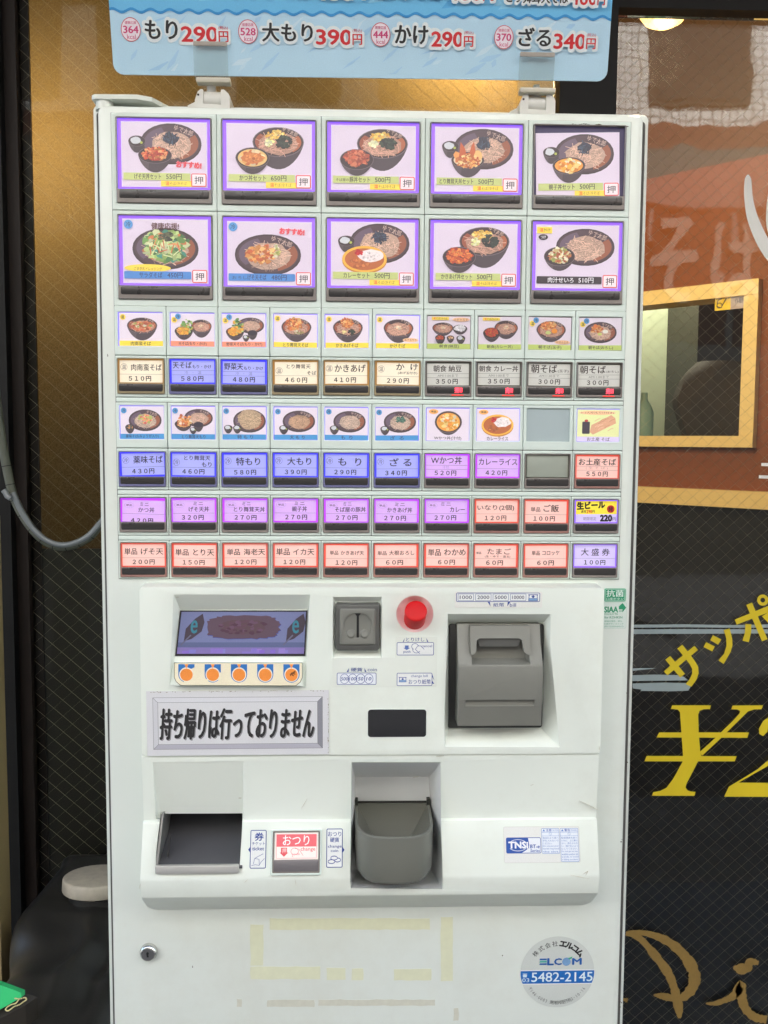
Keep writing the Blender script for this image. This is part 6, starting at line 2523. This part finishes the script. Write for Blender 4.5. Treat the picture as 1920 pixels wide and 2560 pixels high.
# black water tank foot for a banner
TANK = mat('black_tank_plastic', S(38, 37, 35), .38, var=.25, scale=14, bump=.25, bscale=500)
tk = empty('water_tank', (-.42, .27, 0))
tag(tk, 'black plastic water tank with a dirty white cap', 'water tank')


def tankmesh():
    m = MB()
    Xr = -.300
    # (depth, photo column of the left edge, photo row of the top, corner radius)
    prof = [(.030, -60, 2700, .03), (.045, -60, 2600, .03), (.07, -50, 2555, .04), (.11, -40, 2500, .05), (.15, -25, 2440, .05), (.19, 0, 2400, .06), (.225, 20, 2356, .06), (.26, 22, 2316, .04),
            (.30, 34, 2272, .035), (.34, 62, 2238, .035), (.38, 104, 2196, .03), (.42, 142, 2150, .03), (.44, 152, 2137, .02), (.452, 156, 2150, .01)]
    secs = []
    for y, lf, py, rad in spline(prof, 4):
        xl = F(lf, py, y)[0]
        zt_ = F(200, py, y)[1]
        ring = [(xl - .006, y, .05), (xl - .004, y, .25), (xl - .002, y, max(.3, zt_ - rad - .06)), (xl, y, zt_ - rad - .015)]
        for k in range(10):
            a = math.pi - math.pi / 2 * k / 9
            ring.append((xl + rad + rad * math.cos(a), y, zt_ - rad + rad * math.sin(a)))
        for k in range(14):
            t = (k + 1) / 15
            x = xl + rad + (Xr - .02 - xl - rad) * t
            w_ = max(0, 1 - abs(y - .2) / .16)
            dip = w_ * (-.016 * math.exp(-((t - .72) / .13) ** 2) + .010 * math.exp(-((t - .40 - (y - .2)) / .10) ** 2))
            ring.append((x, y, zt_ + dip))
        ring += [(Xr - .006, y, zt_ - .008), (Xr, y, zt_ - .03), (Xr, y, .05)]
        secs.append(ring)
    m.rings(secs)
    return m


tb = tankmesh().build('tank_body', TANK, tk, 60)
cpx, cpz = F(246, 2192, .345)
m = MB()
cc = Vector((cpx, .345, cpz))
axis = Vector((.03, .13, 1)).normalized()
rC = F(246 + 86, 2192, .345)[0] - cpx
m.cyl(cc - axis * .017, cc + axis * .002, rC, n=48, prof=[(0, rC * .985), (.08, rC), (.80, rC), (.92, rC * .985), (.985, rC * .955), (1, rC * .93)])
m.build('tank_cap', mat('dirty_white_cap', S(178, 170, 156), .55, var=.30, scale=90, bump=.2, bscale=300, grime=.9), tk)
m = MB()
m.cyl(cc - axis * .06, cc - axis * .022, rC * .8, n=32)
m.build('tank_neck', TANK, tk)
# front foot of the tank and the green tag lying on it
gx = [P3(-30, 2452, .055), P3(0, 2462, .055), P3(53, 2482, .055), P3(53, 2494, .052), P3(0, 2524, .050), P3(-30, 2540, .050)]
m = MB()
m.rings([[(p[0], p[1], p[2]) for p in gx], [(p[0], p[1] + .012, p[2] - .004) for p in gx]])
gt = m.build('green_tag', mat('green_plastic', S(52, 200, 120), .35, var=.05, scale=40, coat=.3))
tag(gt, 'bright green plastic tag with a bead chain on the tank', 'tag')
ch = spline([(38, 2496), (50, 2497), (62, 2494), (66, 2499), (58, 2505), (48, 2512), (36, 2516), (28, 2522), (20, 2527), (14, 2524), (20, 2516), (30, 2511), (40, 2508), (46, 2500)], 3)
m = MB()
for a, b in ch:
    p = Vector(P3(a, b, .046))
    m.cyl(p - Vector((0, 0, .0009)), p + Vector((0, 0, .0009)), .0009, n=8, prof=[(0, .0003), (.25, .0008), (.5, .001), (.75, .0008), (1, .0003)])
m.build('bead_chain', mat('brass_beads', S(190, 178, 130), .3, metal=.7), gt)
m = MB()
pb = [P3(-40, 2445, .075), P3(40, 2470, .075), P3(90, 2488, .07), P3(60, 2508, .058), P3(0, 2540, .052), P3(-40, 2560, .052)]
m.rings([[(p[0], p[1] + .004, p[2] - .005) for p in pb], [(p[0], p[1] + .03, .06) for p in pb]])
m.build('tank_step', mat('brown_dusty_plastic', S(40, 36, 30), .6, var=.2, scale=40), tk)

# ================================================================== the street behind the camera (it shows in the glass)
m = MB()
m.box(-40, 40, -60, .45, -.05, 0.0)
struct(m.build('road', mat('asphalt', (.055, .055, .057), .85, var=.25, scale=20)))
m = MB()
m.box(-40, 40, -1.3, .48, 0.002, .02)
struct(m.build('pavement', mat('pavement_concrete', (.15, .15, .145), .8, var=.1, scale=4)))
m = MB()
m.box(-1.6, 3.5, YG + .08, 4.1, 2.72, 3.9)
m.box(-4, 6, YG - .02, YG + .06, 2.62, 3.9)
struct(m.build('shop_fascia', mat('grey_fascia', (.25, .24, .23), .6)))
m = MB()
m.box(-4, 6, -.75, YG - .03, 2.60, 2.70)  # unseen canopy, added overhead to keep sky light off the machine top
struct(m.build('added_shade_canopy', mat('canopy_grey', (.42, .41, .38), .6)))

bld = empty('tiled_building', (3, -7.4, 0))
tag(bld, 'white tiled building across the street mirrored in the glass', 'building')
TILE = bpy.data.materials.new('white_wall_tiles')
TILE.use_nodes = True
n_, l_ = TILE.node_tree.nodes, TILE.node_tree.links
bs = n_['Principled BSDF']
bs.inputs['Roughness'].default_value = .35
tc = n_.new('ShaderNodeTexCoord')
mp = n_.new('ShaderNodeMapping')
mp.inputs['Rotation'].default_value = (R(90), 0, 0)
br = n_.new('ShaderNodeTexBrick')
br.inputs['Scale'].default_value = 3.5
br.inputs['Brick Width'].default_value = .27
br.inputs['Color1'].default_value = (.78, .78, .76, 1)
br.inputs['Color2'].default_value = (.72, .72, .70, 1)
br.inputs['Mortar'].default_value = (.22, .21, .19, 1)
br.inputs['Mortar Size'].default_value = .022
br.offset = 0
l_.new(tc.outputs['Object'], mp.inputs[0])
l_.new(mp.outputs[0], br.inputs['Vector'])
l_.new(br.outputs[0], bs.inputs['Base Color'])
m = MB()
m.box(-14, 18, -10, -7.0, 4.45, 11)
m.build('tiled_wall', TILE, bld, 0)
m = MB()
m.box(-14, 18, -10, -6.95, 4.22, 4.449)
m.build('red_band', mat('red_brown_band', S(120, 62, 46), .6), bld, 0)
m = MB()
m.box(-14, 18, -10, -6.9, 3.30, 4.219)
m.build('shop_sign_board', mat('tan_sign_board', (.12, .12, .115), .5, var=.08, scale=2), bld, 0)
m = MB()
m.box(-14, 18, -10, -7.05, 0, 3.299)
m.build('ground_storey', mat('dark_storefront', S(44, 43, 42), .5, var=.3, scale=.6), bld, 0)
for k in range(9):
    for r_ in range(2):
        x = -3.81 + k * 1.33
        z = 4.62 + r_ * 2.8
        m = MB()
        m.box(x, x + .98, -7.02, -6.97, z, z + 1.7)
        f = m.build('window', mat('dark_sash', S(60, 52, 44), .4), bld, 0)
        m = MB()
        m.box(x + .06, x + .92, -6.965, -6.96, z + .06, z + 1.64)
        m.build('window_glass', mat('dark_window_glass', S(48, 46, 40), .08, coat=.5), f, 0)

# dark door curtain with pale letters hanging by the kerb
nr = empty('shop_curtain', (2.0, -2.6, 1.9))
tag(nr, 'dark split shop curtain with big white letters mirrored in the lettered window', 'shop curtain')
DC = mat('dark_curtain', S(46, 26, 16), .8, var=.1)
DW = mat('curtain_white_print', (.26, .25, .22), .8, var=.05)
for k in range(4):
    m = MB()
    x = 1.05 + k * .42
    cols = []
    for q in range(13):
        xx = x + .40 * q / 12
        cols.append((xx, -2.6 + .012 * math.sin(q * 1.3 + k), -2.594 + .012 * math.sin(q * 1.3 + k)))
    m.rings([[(a_, y0_, 1.86 + .01 * math.sin(a_ * 9)) for a_, y0_, y1_ in cols] + [(a_, y1_, 1.86 + .01 * math.sin(a_ * 9)) for a_, y0_, y1_ in reversed(cols)],
             [(a_, y0_, 2.52) for a_, y0_, y1_ in cols] + [(a_, y1_, 2.52) for a_, y0_, y1_ in reversed(cols)]])
    m.build('curtain_cloth', DC, nr)
m = MB()
m.cyl((.9, -2.6, 2.53), (2.9, -2.6, 2.53), .014, n=12)
m.build('curtain_rail', DC, nr)
for ch, x0 in (('そ', 1.46), ('ば', 1.785)):
    g, tris, sz = glyphs(ch, 0.0, 4)
    m = MB()
    for dx, dz in ((0, 0), (.010, 0), (-.010, 0), (0, .010), (0, -.010)):
        v = [(x0 + a_ * .235 + dx, -2.575 + len(m.v) * 1e-7, 2.055 + b_ * .42 + dz) for a_, b_ in g]
        m.add(v, tris)
    m.build('curtain_letter', DW, nr, 0)

SC.cycles.caustics_reflective = False
SC.cycles.caustics_refractive = False
